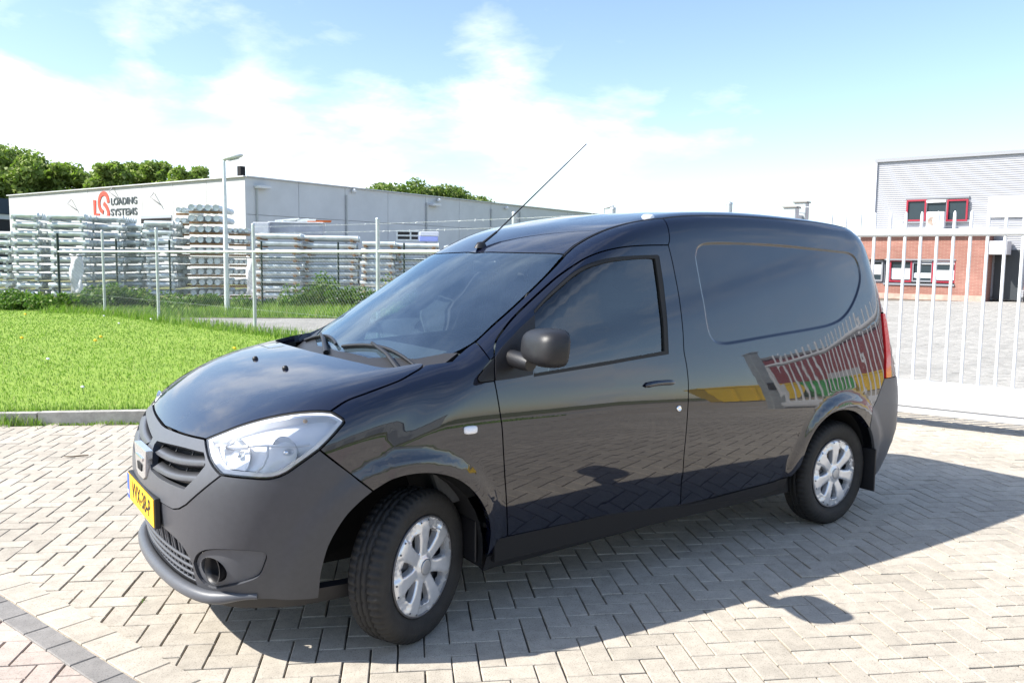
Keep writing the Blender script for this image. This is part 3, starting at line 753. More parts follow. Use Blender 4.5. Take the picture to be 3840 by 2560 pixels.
# lower grille and lip
lg = symm(ring([(0, zc_open+.01)], [(q[0]+.0, q[1]+.01) for q in bb[7:][::-1]], [(bb[7][0], .215)], [(0, .215)]), 0)
lower = panel('lower_grille_backing', 'W', lg, DARK, van, grid=.05, gap=0, off=-.05, mirror=False, rim=0)[0]
bars = []
umax = bb[7][0]-.01
for r_ in range(4):
    z = .292+.031*r_
    for side in (1,):
        um = float(np.interp(z, [bb[7][1], bb[9][1], bb[11][1], bb[12][1]], [bb[7][0], bb[9][0], bb[11][0], bb[12][0]]))+.01
        P = from_par('W', np.stack([np.linspace(-um, um, 40), np.full(40, z)], 1), -.022); MB().tube(P, .0065, 6).build('lower_grille_bar', PLASTIC2, lower)
for k in range(-14, 15):
    u = k*.032
    if abs(u) > umax: continue
    zt = float(np.interp(abs(u), [bb[12][0], bb[11][0], bb[9][0], bb[7][0]], [bb[12][1], bb[11][1], bb[9][1], bb[7][1]]))+.005
    if zt < .30: continue
    P = from_par('W', np.array([(u, .285), (u+.012*(k % 2), zt)]), -.024); MB().tube(P, .006, 6).build('lower_grille_bar', PLASTIC2, lower)
lipq = W_(T3(1, [(660, 1385), (600, 1390), (545, 1390), (430, 1240), (330, 1100), (250, 980), (190, 900)]))
lu = np.concatenate([np.linspace(-.62, .62, 61)]); lz = .262+.02*sstep(.42, .62, np.abs(lu)); lo_ = .012*(1-sstep(.40, .62, np.abs(lu)))
P = np.array([from_par('W', np.array([(u, z)]), o)[0] for u, z, o in zip(lu, lz, lo_)])
MB().tube(P, [  .012+.014*(1-sstep(.46, .62, abs(u))) for u in lu], 12).build('bumper_lip', PLASTIC2, van)
panel('valance', 'W', symm([(0, .295), (.5, .292), (1.0, .285), (1.0, .225), (.5, .215), (0, .215)], 0), BLACK, van, grid=.05, gap=0, off=-.012, mirror=False, rim=.03)
uq = np.linspace(-.95, .95, 40); Pq = from_par('W', np.stack([uq, np.full(40, .262)], 1), -.05)
MB().tube(Pq, .022, 8).build('under_bumper_spoiler', BLACK, van)
# headlights
hl = ring(smooth_line(W_(hl_top3), .015), smooth_line(W_(hl_rear3), .015), hb, smooth_line(W_(hl_in3), .015))
lamps = panel('headlight', 'W', inset(hl, .012), HLHOUSE, van, grid=.02, gap=0, off=-.040, rim=0, label='clear glass headlight')
def hl_part(name, q, m, **kw):
    for par, p in zip(lamps, panel(name, 'W', q, m, None, **kw)): p.parent = par
hl_part('headlight_lens', hl, LENS, grid=.02, gap=.005, off=.002, rim=0)
hl_part('headlight_bezel', hl, HLHOUSE, holes=[inset(hl, .020)], grid=.02, gap=.006, off=-.006, rim=.05)
hl_part('headlight_seal', hl, RUBBER, holes=[inset(hl, .007)], grid=.02, gap=.001, off=-.004, rim=.03)
split = W_(T3(1, [(1520, 345), (1350, 355), (1170, 350), (960, 360), (800, 345)]))
for s, par in zip((1, -1), lamps):
    for pc, rad, dep in (((945, 430), .066, .05), ((1310, 410), .062, .05)):
        q = W_(T3(1, [pc])); P = from_par('W', q, -.022)[0]
        d = Vector((-.88, -.42*s, .06)); M = Matrix.Translation((P[0], P[1]*s, P[2])) @ d.to_track_quat('Z', 'Y').to_matrix().to_4x4()
        MB().lathe([(rad, .0), (rad*.92, -.006), (rad*.7, -.028), (rad*.4, -.044), (rad*.16, -.05), (0, -.05)], 32, M).build('reflector_bowl', REFLECTOR, par)
        MB().lathe([(0, .0), (.010, -.004), (.014, -.018), (.014, -.05)], 16, M).build('bulb', CHROME, par)
    q = W_(T3(1, [(1470, 170)])); P = from_par('W', q, -.025)[0]
    MB().lathe([(0, .010), (.007, .007), (.009, 0), (.007, -.007), (0, -.010)], 14, Matrix.Translation((P[0], P[1]*s, P[2]))).build('indicator_bulb', AMBER, par)
    qq = split.copy(); P = from_par('W', qq, -.014); MB().tube([(p[0], p[1]*s, p[2]) for p in P], .005, 6).build('light_divider', HLHOUSE, par)
    v = W_(T3(1, [(1195, 350), (1190, 430), (1160, 500), (1110, 550)])); P = from_par('W', v, -.014); MB().tube([(p[0], p[1]*s, p[2]) for p in P], .005, 6).build('light_divider', HLHOUSE, par)
# ---- number plate
pc3 = np.array([-.852, 0.0, .5345])
plate_holder = MB().box((pc3[0]+.018, 0, pc3[2]), (.022, .535, .122)).build('plate_holder', BLACK, van, bevel=.004)
plate = MB().box((pc3[0]+.0045, 0, pc3[2]), (.003, .52, .11)).build('number_plate', YELLOW, van)
MB().box((pc3[0]+.0025, .238, pc3[2]), (.002, .042, .108)).build('plate_band', PBLUE, plate)
def text_mesh(txt, size, m, name, parent, M, ext=.0004, align='CENTER', sx=1.0, bold=0.0):
    cu = bpy.data.curves.new(name, 'FONT'); cu.body = txt; cu.size = size; cu.align_x = align; cu.align_y = 'CENTER'; cu.extrude = ext; cu.offset = bold
    tmp = bpy.data.objects.new(name, cu); COL.objects.link(tmp); dg = bpy.context.evaluated_depsgraph_get(); dg.update()
    me = bpy.data.meshes.new_from_object(tmp.evaluated_get(dg)); me.name = name
    bpy.data.objects.remove(tmp); me.materials.clear(); me.materials.append(m)
    me.transform(M @ Matrix.Diagonal((sx, 1, 1, 1))); return obj(name, me, parent)
MP = Matrix(((0, 0, -1, pc3[0]+.0020), (-1, 0, 0, -.022), (0, 1, 0, pc3[2]), (0, 0, 0, 1)))
text_mesh('VVX-38-P', .098, INK, 'plate_lettering', plate, MP, sx=.92, bold=.001)
MP2 = Matrix(((0, 0, -1, pc3[0]+.0012), (-1, 0, 0, .238), (0, 1, 0, pc3[2]-.028), (0, 0, 0, 1)))
text_mesh('NL', .028, mat('plate_white', (.8, .8, .8), .5), 'plate_band_lettering', plate, MP2)
# ---- washer nozzles, wipers, aerial
for q in ((915, 493), (1140, 565)):
    P = T3(2, [q], F_low)[0]; n = grad(F_low, P[None])[0]
    M = Matrix.Translation(P) @ Vector(n).to_track_quat('Z', 'Y').to_matrix().to_4x4()
    MB().lathe([(.013, 0), (.013, .006), (.009, .013), (0, .015)], 14, M).build('washer_nozzle', BLACK, hood)
def wiper(y0, y1, x0, x1):
    P = from_par('T', np.array([(x0+(x1-x0)*t+.03*math.sin(t*3.1), y0+(y1-y0)*t) for t in np.linspace(0, 1, 12)]), .018)
    w = MB().tube(P, .008, 6).build('wiper', BLACK, van)
    b = P[2:]-grad(F_cab, P[2:])*.012
    MB().tube(b, .005, 6).build('wiper_blade', RUBBER, w)
    k = P[0]; a0 = P[7]+np.array([0, 0, .012]); a1 = from_par('T', np.array([(x0-.06, y0-.02)]), .02)[0]
    MB().tube([a1, (a1+a0)/2+np.array([0, 0, .02]), a0], [.014, .010, .007], 8).build('wiper_arm', BLACK, w)
wiper(-.62, -.02, .105, .045)
wiper(.06, .60, .05, .10)
ab = T3(4, [(607, 455)], F_cab)[0]; atip = on_plane(1347*1.6327, 331*1.6327, 1, ab[1]+.02)
ae = MB().lathe([(0, .030), (.014, .026), (.022, .010), (.028, -.004)], 16, Matrix.Translation(ab) @ Matrix.Scale(1.5, 4, (1, 0, 0))).build('aerial_base', BLACK, van)
ad = atip-ab
MB().tube([ab+np.array([0, 0, .015]), ab+ad*.14], [.008, .006], 8).build('aerial_root', BLACK, ae)
MB().tube([ab+ad*.14, ab+ad*.55, atip], [.0042, .0036, .003], 6).build('aerial_rod', BLACK, ae)
rp = T3(4, [(1860, 228)], F_cab)[0]
MB().lathe([(.032, -.01), (.032, .004), (.024, .012), (0, .014)], 18, Matrix.Translation(rp)).build('roof_plug', LAMPWHITE, van)
# ---- wheels
def make_wheel(parent, loc, steer, side):
    seg = 180
    prof = [(.205, .040), (.222, .028), (.262, .012), (.292, .020), (.303, .030), (.308, .040), (.3095, .056), (.3095, .064), (.3015, .0645), (.3015, .0715), (.310, .072), (.3105, .090), (.302, .0905), (.302, .0975), (.3105, .098), (.310, .116), (.3015, .1165), (.3015, .1235), (.3095, .124), (.3095, .134), (.308, .150), (.303, .160), (.292, .172), (.262, .182), (.222, .170), (.205, .158)]
    V = []; n = len(prof)
    for k in range(seg):
        q = 2*math.pi*k/seg
        for i, (r, h) in enumerate(prof):
            if 4 <= i <= 7 and k % 3 == 0: r = r-.011
            if 18 <= i <= 21 and (k+1) % 3 == 0: r = r-.011
            if i in (10, 11, 14, 15) and (k+(i > 12)) % 6 == 0: r = r-.006
            V.append((r*math.cos(q), r*math.sin(q), h-.095))
    F = [(k*n+i, ((k+1) % seg)*n+i, ((k+1) % seg)*n+i+1, k*n+i+1) for k in range(seg) for i in range(n-1)]
    tyre = MB().raw(V, F, True).build('wheel', TYRE, parent)
    # outward face is +Z in wheel space; van wheel points to -y (side 1) or +y
    base = Matrix.Rotation(R(90), 4, 'X') if side == 1 else Matrix.Rotation(R(-90), 4, 'X')
    tyre.matrix_local = Matrix.Translation(loc) @ Matrix.Rotation(steer, 4, 'Z') @ base
    em = tyre.data.edges
    MB().lathe([(.203, .062), (.206, .070), (.198, .072), (.190, .045), (.180, .02), (.10, .03), (.06, .045), (0, .045)], 48).build('rim', STEEL, tyre)
    # seven-spoke hub cap
    ro = .2015; outer = np.array([(ro*math.cos(q), ro*math.sin(q)) for q in np.linspace(0, 2*math.pi, 113)[:-1]])
    holes = []
    for k in range(7):
        a0 = 2*math.pi*(k+.25)/7
        sh = [(.066, .0), (.078, .11), (.100, .165), (.132, .205), (.150, .19), (.156, .10), (.156, -.10), (.150, -.19), (.132, -.205), (.100, -.165), (.078, -.11)]
        holes.append(densify(np.array([(r*math.cos(a0+t), r*math.sin(a0+t)) for r, t in sh]), .007))
    g = .009; gx, gy = np.meshgrid(np.arange(-.2, .2, g), np.arange(-.2, .2, g)); pts = np.stack([gx.ravel(), gy.ravel()], 1)
    keep = np.hypot(pts[:, 0], pts[:, 1]) < ro-.005
    for h in holes: keep &= poly_sd(h, pts[:, 0], pts[:, 1]) > .004
    rings = [outer]+holes; al = np.vstack(rings+[pts[keep]]); ed = []; o = 0
    for r_ in rings: ed += [(o+i, o+(i+1) % len(r_)) for i in range(len(r_))]; o += len(r_)
    v2, fs = cdt(al, ed, rings)
    rr = np.hypot(v2[:, 0], v2[:, 1]); th = np.arctan2(v2[:, 1], v2[:, 0])
    hgt = np.interp(rr, [0, .040, .043, .050, .085, .12, .16, .185, .197, .2015], [.081, .081, .074, .072, .076, .079, .080, .078, .072, .066])
    sp = np.abs(((th/(2*math.pi)*7-.75) % 1)-.5); hgt = hgt-.004*(sp < .035)*((rr > .06) & (rr < .185))
    pk = np.abs(((th/(2*math.pi)*7-.25) % 1)-.5); pk = .5-pk; hgt = hgt-.011*sstep(.30, .22, np.abs(((th/(2*math.pi)*7-.25+.5) % 1)-.5))*((rr > .158) & (rr < .194))
    hd = np.min(np.stack([np.abs(poly_sd(h, v2[:, 0], v2[:, 1])) for h in holes]), 0); hgt = hgt-.005*(1-np.clip(hd/.007, 0, 1))**2
    P = [(x, y, z) for (x, y), z in zip(v2, hgt)]
    cnt = {}
    f0 = fs[0]; a, b, c = (np.array(P[i]) for i in f0[:3])
    if np.cross(b-a, c-a)[2] < 0: fs = [f[::-1] for f in fs]
    for f in fs:
        for i in range(len(f)): cnt[(f[i], f[(i+1) % len(f)])] = 1
    low = {}; F2 = list(fs)
    for (a, b) in list(cnt):
        if (b, a) in cnt: continue
        for q in (a, b):
            if q not in low: low[q] = len(P); x, y, z = P[q]; P.append((x*.985, y*.985, z-.026))
        F2.append((b, a, low[a], low[b]))
    cap = MB().raw(P, F2, False).build('hub_cap', SILVER, tyre)
    cap.data.polygons.foreach_set('use_smooth', [i < len(fs) for i in range(len(F2))])
    MB().lathe([(.030, .0815), (.033, .0835), (.027, .085), (0, .085)], 28).build('hub_badge', mat('silver_badge', (.45, .46, .48), .35, metal=.6), tyre)
    rv = MB().lathe([(0, .081), (.0035, .080), (.0042, .076)], 8).mesh('rivet', STEEL)
    for k in range(7):
        for dq in (-.13, .13):
            q = 2*math.pi*(k+.75)/7+dq; obj('rivet', rv, tyre, (.188*math.cos(q), .188*math.sin(q), .0))
    for k in range(5):
        q = 2*math.pi*k/5; MB().tube([(.05*math.cos(q), .05*math.sin(q), .03), (.05*math.cos(q), .05*math.sin(q), .062)], .011, 6).build('wheel_bolt', STEEL, tyre)
    return tyre
STEER = R(26)
pv = .715
for s in (1, -1):
    make_wheel(van, (.025 if s == 1 else 0, -.727*s, .305), STEER if s == 1 else R(24), s)
    make_wheel(van, (2.81, -.735*s, .305), 0.0, s)
# wheel wells, and hidden boxes that block light
for s in (1, -1):
    for cx, cz, r_ in (F_ARCH, R_ARCH):
        q = np.radians(np.linspace(-12, 192, 22)); V = []; n = len(q)
        for yy in (.80, .42):
            V += [(cx+(r_+.004)*math.cos(t), -(yy-(.16*max(0., -math.cos(t)) if cx < 1 and yy > .5 else 0))*s, max(.2, cz+(r_+.004)*math.sin(t))) for t in q]
        V += [(cx, -.42*s, cz)]
        F = [(i, i+1, n+i+1, n+i) for i in range(n-1)]+[(n+i, n+i+1, 2*n) for i in range(n-1)]
        MB().raw(V, F, True).build('wheel_arch_liner', DARK, van)
MB().box((1.4, 0, .30), (2.0, 1.58, .10)).box((1.4, 0, .30), (4.0, .80, .098)).box((-.52, 0, .30), (.1, 1.1, .1)).build('underbody_light_block', DARK, van)  # dark boxes added under the body to block light
MB().box((-.15, 0, .56), (.9, .78, .60)).build('engine_bay_light_block', DARK, van); MB().box((-.50, 0, .55), (.03, 1.36, .56)).build('nose_light_block', DARK, van)  # unseen box and panel added to block sun leaking through the nose
# ---- interior
dash = MB(); prof = [(.02, .98), (.10, 1.045), (.35, 1.075), (.60, 1.075), (.74, 1.02), (.78, .93), (.72, .80), (.62, .55), (.2, .5)]
V = [(x, y, z) for y in (-.70, .70) for x, z in prof]; n = len(prof)
dash.raw(V, [tuple(range(n)), tuple(range(n, 2*n))[::-1]]+[(i, i+n, (i+1) % n+n, (i+1) % n) for i in range(n)])
dash.build('dashboard', DASH, van, bevel=.02)
MB().lathe([(.155, -.02), (.185, -.012), (.19, .02), (.18, .04), (.150, .04)], 24, Matrix.Translation((.64, -.37, 1.035)) @ Matrix.Rotation(R(-75), 4, 'Y') @ Matrix.Scale(.6, 4, (1, 0, 0))).build('instrument_hood', DASH, van)
sw = MB(); Msw = Matrix.Translation((.86, -.37, 1.01)) @ Matrix.Rotation(R(-62), 4, 'Y')
sw.tube([tuple(Msw @ Vector((.185*math.cos(q), .185*math.sin(q), 0))) for q in np.linspace(0, 2*math.pi, 33)[:-1]], .014, 8, closed=True)
swo = sw.build('steering_wheel', BLACK, van)
MB().box((0, 0, -.01), (.10, .12, .03), M=Msw).box((0, .1, -.01), (.05, .15, .015), M=Msw).box((0, -.1, -.01), (.05, .15, .015), M=Msw).build('wheel_spokes', BLACK, swo)
for y in (-.38, .38):
    st = MB().box((1.17, y, .66), (.50, .48, .16)).build('seat', SEAT, van, bevel=.05)
    MB().box((0, 0, .30), (.14, .46, .62), M=Matrix.Translation((1.40, y, .74)) @ Matrix.Rotation(R(12), 4, 'Y')).build('backrest', SEAT, st, bevel=.05)
    MB().box((0, 0, .74), (.09, .26, .17), M=Matrix.Translation((1.40, y, .74)) @ Matrix.Rotation(R(12), 4, 'Y')).build('headrest', SEAT, st, bevel=.035)
MB().box((1.64, 0, 1.03), (.02, 1.36, 1.36)).build('bulkhead', BULK, van)
MB().box((1.0, 0, .42), (1.3, 1.56, .02)).build('cabin_floor', DARK, van)
und = ring(inset(half, .012)); und = half.copy(); und[:, 1] = np.minimum(und[:, 1]+.02, 0)
panel('hood_light_block', 'R', symm(und, 1), DARK, hood, gap=.01, grid=.06, off=-.03, mirror=False, rim=.12)  # unseen dark sheet added against sun leaking through the hood gaps
panel('roof_light_block', 'T', symm(ring([(.93, 0), (1.0, -.5)], np.stack([rf_side[:, 0], rf_side[:, 1]-.02], 1), [(3.2, 0)]), 1), DARK, van, gap=0, grid=.08, off=-.03, mirror=False, rim=.10)  # unseen dark sheet added against sun leaking in along the roof edge
hlq = from_par('T', np.array([(x, y) for x in np.linspace(.93, 1.62, 8) for y in np.linspace(-.55, .55, 9)]), -.05)
MB().raw(hlq, [(i*9+j, i*9+j+1, (i+1)*9+j+1, (i+1)*9+j) for i in range(7) for j in range(8)], True).build('headlining', mat('headlining', (.30, .30, .29), .9), van)
mp = from_par('T', np.array([(.86, 0.0)]), -.10)[0]
MB().box(mp, (.03, .22, .065)).build('rear_view_mirror', BLACK, van, bevel=.012)
for s in (1, -1):    # inner door cards below the glass
    MB().box((.93, -.785*s, .72), (1.06, .03, .62)).build('door_card', DASH, van, bevel=.01)
van['label'] = 'dark blue black panel van with grey plastic bumpers parked on the brick paving'
# ================================================================== THE SITE
PA = R(-27.5); PV = np.array([math.cos(PA), math.sin(PA)]); QV = np.array([-math.sin(PA), math.cos(PA)])   # paving axes
def pq(p, q): return PV*p+QV*q
def to_pq(x, y): return np.array([x, y]) @ PV, np.array([x, y]) @ QV
def gpt(u, v, z=0.0): return on_plane(u, v, 2, z)          # photo pixel on the ground
VS = 3840/2352
GATE0 = np.array([5.85, 1.60]); GDIR = np.array([.315, -.949]); GN = np.array([-.949, -.315])
FE = np.array([1.95, 19.7])                                   # far end of the fence that continues the gate line
FD = (FE-GATE0)/np.linalg.norm(FE-GATE0)
Q_KERB = 4.03; Q_FENCE2 = 21.1
def hit_line(u, P0, D):
    """where the vertical plane through photo column u meets a ground line"""
    d = ray(u, 985)[:2]; A = np.array([[d[0], -D[0]], [d[1], -D[1]]]); t, s = np.linalg.solve(A, P0-CAM[:2]); return P0+D*s, s

# ---- ground sheets
def brick_color(T, b, base_lo, base_hi, speck=True):
    gi = T.add('ShaderNodeNewGeometry'); oi = T.add('ShaderNodeObjectInfo')
    rnd = T.math('FRACT', T.math('ADD', gi.outputs['Random Per Island'], oi.outputs['Random']))
    co = gi.outputs['Position']
    c1 = T.ramp(rnd, [(0, base_lo), (1, base_hi)])
    big = T.ramp(T.noise(co, .9, 4, .6), [(.3, .86), (.7, 1.08)])
    c2 = T.mix(1.0, c1, big, 'MULTIPLY')
    fine = T.ramp(T.noise(co, 160, 3, .6), [(.30, .62), (.46, 1.0), (.62, 1.0), (.74, 1.22)])
    c3 = T.mix(1.0, c2, fine, 'MULTIPLY')
    vo = T.add('ShaderNodeTexVoronoi'); T.put(vo.inputs['Vector'], co); vo.inputs['Scale'].default_value = 95
    dots = T.ramp(vo.outputs['Distance'], [(.10, .45), (.20, 1.0)])
    stn = T.ramp(T.noise(co, 14, 5, .65), [(.35, .86), (.6, 1.04)])
    c4 = T.mix(1.0, T.mix(1.0, c3, dots, 'MULTIPLY'), stn, 'MULTIPLY')
    T.put(b.inputs['Base Color'], c4); b.inputs['Roughness'].default_value = .88; b.inputs['Specular IOR Level'].default_value = .25
    bp = T.add('ShaderNodeBump'); bp.inputs['Strength'].default_value = .35; bp.inputs['Distance'].default_value = .002
    T.put(bp.inputs['Height'], T.noise(co, 220, 3, .6)); T.put(b.inputs['Normal'], bp.outputs[0])
def brick_mat(name, lo, hi):
    m = bpy.data.materials.new(name); m.use_nodes = True; T = NT(m.node_tree); brick_color(T, T.n['Principled BSDF'], lo, hi); return m
BRICK = brick_mat('concrete_paving_brick', (.40, .36, .30), (.465, .42, .352))
BRICK_P = brick_mat('pinkish_paving_brick', (.41, .345, .30), (.48, .405, .35))
BRICK_G = brick_mat('grey_paving_brick', (.32, .31, .285), (.39, .375, .345))
BRICK_D = brick_mat('dark_edging_brick', (.205, .195, .185), (.25, .238, .225))
JOINT = mat('joint_sand', (.145, .125, .098), .95, noise=(25, .4))
def sheet(name, pts, z, m, n=1):
    V = [(x, y, z) for x, y in pts]; me = mesh_from(name, V, [tuple(range(len(V)))], m)
    if me.polygons[0].normal.z < 0: me.flip_normals()
    o = obj(name, me); o['kind'] = 'structure'; return o
def ground_mat(name, stops, scale, bump=None, rough=.95):
    m = bpy.data.materials.new(name); m.use_nodes = True; T = NT(m.node_tree); b = T.n['Principled BSDF']
    co = T.add('ShaderNodeNewGeometry').outputs['Position']
    n1_ = T.noise(co, scale, 6, .65); n2_ = T.noise(co, scale*.08, 4, .6); n3_ = T.noise(co, scale*7, 3, .6)
    f = T.math('ADD', T.math('ADD', T.math('MULTIPLY', n1_, .45), T.math('MULTIPLY', n2_, .30)), T.math('MULTIPLY', n3_, .25))
    T.put(b.inputs['Base Color'], T.ramp(f, stops)); b.inputs['Roughness'].default_value = rough; b.inputs['Specular IOR Level'].default_value = .2
    bp = T.add('ShaderNodeBump'); bp.inputs['Strength'].default_value = .6; bp.inputs['Distance'].default_value = .02; T.put(bp.inputs['Height'], n3_); T.put(b.inputs['Normal'], bp.outputs[0])
    return m
EARTH = ground_mat('far_ground', [(.35, (.09, .11, .035)), (.5, (.15, .16, .06)), (.65, (.20, .18, .10))], .6)
LAWNM = ground_mat('lawn_soil', [(.35, (.13, .21, .028)), (.5, (.20, .30, .045)), (.65, (.26, .34, .07))], 3.0)
GRAVEL = ground_mat('gravel', [(.34, (.17, .165, .155)), (.5, (.30, .29, .27)), (.66, (.42, .41, .385))], 14.0)
sheet('ground', [(-900, -900), (900, -900), (900, 900), (-900, 900)], -.06, EARTH)
gk = lambda p: pq(p, Q_KERB)
xk = float(np.linalg.solve(np.array([[PV[0], -GDIR[0]], [PV[1], -GDIR[1]]]), GATE0-QV*Q_KERB)[0])   # kerb meets gate line
yard = sheet('paved_yard', [tuple(pq(-16, Q_KERB)), tuple(pq(xk, Q_KERB)), tuple(GATE0+GDIR*-1.0), tuple(pq(14, 34)), tuple(pq(52, 34)), tuple(pq(52, -14)), tuple(pq(-16, -14))], -.014, JOINT)
gl0 = pq(xk, Q_KERB)
lawn = sheet('lawn', [tuple(pq(-26, Q_KERB+.10)), tuple(pq(xk-.05, Q_KERB+.10)), tuple(FE), tuple(FE+FD*3.2), tuple(pq(-26, 24))], .085, LAWNM)
GRAVEL_P = [tuple(gl0+np.array([.06, .1])), tuple(FE+FD*3.2), tuple(pq(-6, 60)), tuple(pq(16, 60)), tuple(pq(14, 34)), tuple(GATE0+np.array([.2, .4]))]
gravel = sheet('gravel_yard', GRAVEL_P, -.010, GRAVEL)

sheet('yard_apron', [(5, -7), (60, -7), (60, -34), (12, -24), (-12, -13.5), (-12, -11)], -.009, mat('apron_paving', (.37, .325, .26), .9, noise=(3, .12)))
# ---- bricks in 90 degree herringbone
WB = .1035; GAP = .0062
def brick_arrays(cx, cy, ang, L, Wd, z, tiltx, tilty, full=True):
    """vectorised bevelled bricks -> verts, quads"""
    n = len(cx); l = (L-GAP)/2; w = (Wd-GAP)/2; c = .0028
    base = [(-l, -w, -.012), (l, -w, -.012), (l, w, -.012), (-l, w, -.012), (-l, -w, -c), (l, -w, -c), (l, w, -c), (-l, w, -c), (-l+c, -w+c, 0), (l-c, -w+c, 0), (l-c, w-c, 0), (-l+c, w-c, 0)]
    base = np.array(base); fq = [(8, 9, 10, 11), (4, 5, 9, 8), (5, 6, 10, 9), (6, 7, 11, 10), (7, 4, 8, 11), (0, 1, 5, 4), (1, 2, 6, 5), (2, 3, 7, 6), (3, 0, 4, 7)]
    if not full: fq = fq[:5]
    X = base[None, :, 0]; Y = base[None, :, 1]; ca, sa = np.cos(ang)[:, None], np.sin(ang)[:, None]
    Z = base[None, :, 2]+z[:, None]+X*tiltx[:, None]+Y*tilty[:, None]
    V = np.stack([cx[:, None]+X*ca-Y*sa, cy[:, None]+X*sa+Y*ca, Z], 2).reshape(-1, 3)
    F = (np.array(fq)[None]+np.arange(n)[:, None, None]*12).reshape(-1, 4)
    return V, F
def quads_mesh(name, V, F, material, smooth=False):
    me = bpy.data.meshes.new(name); k = F.shape[1]
    me.vertices.add(len(V)); me.vertices.foreach_set('co', np.ascontiguousarray(V, dtype=np.float32).ravel())
    me.loops.add(F.size); me.loops.foreach_set('vertex_index', np.ascontiguousarray(F, dtype=np.int32).ravel())
    me.polygons.add(len(F)); me.polygons.foreach_set('loop_start', np.arange(0, F.size, k, dtype=np.int32)); me.polygons.foreach_set('loop_total', np.full(len(F), k, dtype=np.int32))
    me.polygons.foreach_set('use_smooth', np.full(len(F), bool(smooth)))
    me.materials.append(material); me.update(); me.validate(); return me
ia, ib = np.meshgrid(np.arange(-170, 520), np.arange(-150, 290)); ia = ia.ravel(); ib = ib.ravel()
t4 = (ia-ib) % 4
hor = t4 == 0; ver = t4 == 2
# horizontal brick covers cells (a, b), (a+1, b); upright brick covers (a, b-1), (a, b)
P_ = np.concatenate([(ia[hor]+1.0)*WB, (ia[ver]+.5)*WB]); Q_ = np.concatenate([(ib[hor]+.5)*WB, (ib[ver]+.0)*WB])
A_ = np.concatenate([np.full(hor.sum(), PA), np.full(ver.sum(), PA+math.pi/2)])
XY = P_[:, None]*PV+Q_[:, None]*QV
rel = XY-CAM[:2]; f2 = CF[:2]/np.linalg.norm(CF[:2]); r2 = np.array([f2[1], -f2[0]])
dep = rel @ f2; lat = rel @ r2
E0 = np.array([-1.33, .649]); ED = np.array([.294, -.956]); EN = np.array([-.956, -.294])   # edging line: bricks with s>0 lie beyond it
s_e = (XY-E0) @ EN
gside = (XY-GATE0) @ np.array([-GN[0], -GN[1]])            # >0 behind the gate
inside = (Q_ < Q_KERB-.05) | ((gside > .4) & ((XY-GATE0) @ GDIR > -22.0) & (poly_sd(np.array(GRAVEL_P), XY[:, 0], XY[:, 1]) > .1))
# the yard behind the van's far side ends at the fence line
vis = (dep > .8) & inside & (dep < 50) & ((np.abs(lat) < dep*.68+.9) | ((lat > 0) & (lat < dep*1.6+6) & (dep < 14)) | ((lat < 0) & (lat > -dep*1.2-3) & (dep < 10)))
behind_cam = (dep <= .8) & (dep > -13) & (lat > -14) & (lat < 22) & inside
near_edge = np.abs(s_e-.07) < .30
keep = vis | behind_cam
gside = gside[keep]
P_, Q_, A_, XY, dep, s_e, lat = P_[keep], Q_[keep], A_[keep], XY[keep], dep[keep], s_e[keep], lat[keep]
nB = len(P_); zB = rng.normal(0, .0011, nB)+.0015*np.sin(XY[:, 0]*2.1)*np.cos(XY[:, 1]*1.7); tX = rng.normal(0, .004, nB); tY = rng.normal(0, .006, nB)
A_ = A_+rng.normal(0, .006, nB); XY = XY+rng.normal(0, .0007, (nB, 2))
order = np.argsort(np.where((dep > 1.2) & (np.abs(lat) < dep*.66), np.hypot(dep, lat), 99)); near300 = order[:300]; rest = order[300:]
pink = s_e > 0
mB = {}
for k_, m_ in (('n', BRICK), ('p', BRICK_P)):
    V, F = brick_arrays(np.zeros(1), np.zeros(1), np.zeros(1), 2*WB, WB, np.zeros(1), np.zeros(1), np.zeros(1)); mB[k_] = quads_mesh('paving_brick', V, F, m_)
for i in near300:
    o = obj('paving_brick', mB['p' if pink[i] else 'n'], yard, (XY[i, 0], XY[i, 1], zB[i]), (tY[i], -tX[i], A_[i]))
def stuff_bricks(sel, m, name, full=True):
    V, F = brick_arrays(XY[sel, 0], XY[sel, 1], A_[sel], 2*WB, WB, zB[sel], tX[sel], tY[sel], full)
    o = obj(name, quads_mesh(name, V, F, m), yard); o['kind'] = 'stuff'
fr = (dep[rest] < 9) & (dep[rest] > -1)
stuff_bricks(rest[fr & ~pink[rest]], BRICK, 'paving_bricks'); stuff_bricks(rest[~fr & ~pink[rest] & (gside[rest] < .3)], BRICK, 'far_paving_bricks', False); stuff_bricks(rest[~fr & ~pink[rest] & (gside[rest] >= .3)], BRICK_G, 'grey_paving_bricks', False)
if pink[rest].any(): stuff_bricks(rest[pink[rest]], BRICK_P, 'pinkish_paving_bricks')
# edging: one row of dark stones, one row of cream stretchers beside it
ea = math.atan2(ED[1], ED[0])
V, F = brick_arrays(np.zeros(1), np.zeros(1), np.zeros(1), .205, .105, np.zeros(1), np.zeros(1), np.zeros(1)); m_ed = quads_mesh('edging_stone', V, F, BRICK_D)
V, F = brick_arrays(np.zeros(1), np.zeros(1), np.zeros(1), .205, .150, np.zeros(1), np.zeros(1), np.zeros(1)); m_ec = quads_mesh('border_brick', V, F, BRICK)
for k in range(-12, 22):
    c = E0+ED*(.205*k)+EN*.052; obj('edging_stone', m_ed, yard, (c[0], c[1], .0065+abs(rng.normal(0, .001))), (0, 0, ea+rng.normal(0, .004)))
    c = E0+ED*(.205*k+.06)-EN*.076; obj('border_brick', m_ec, yard, (c[0], c[1], .0065+abs(rng.normal(0, .001))), (0, 0, ea+rng.normal(0, .004)))

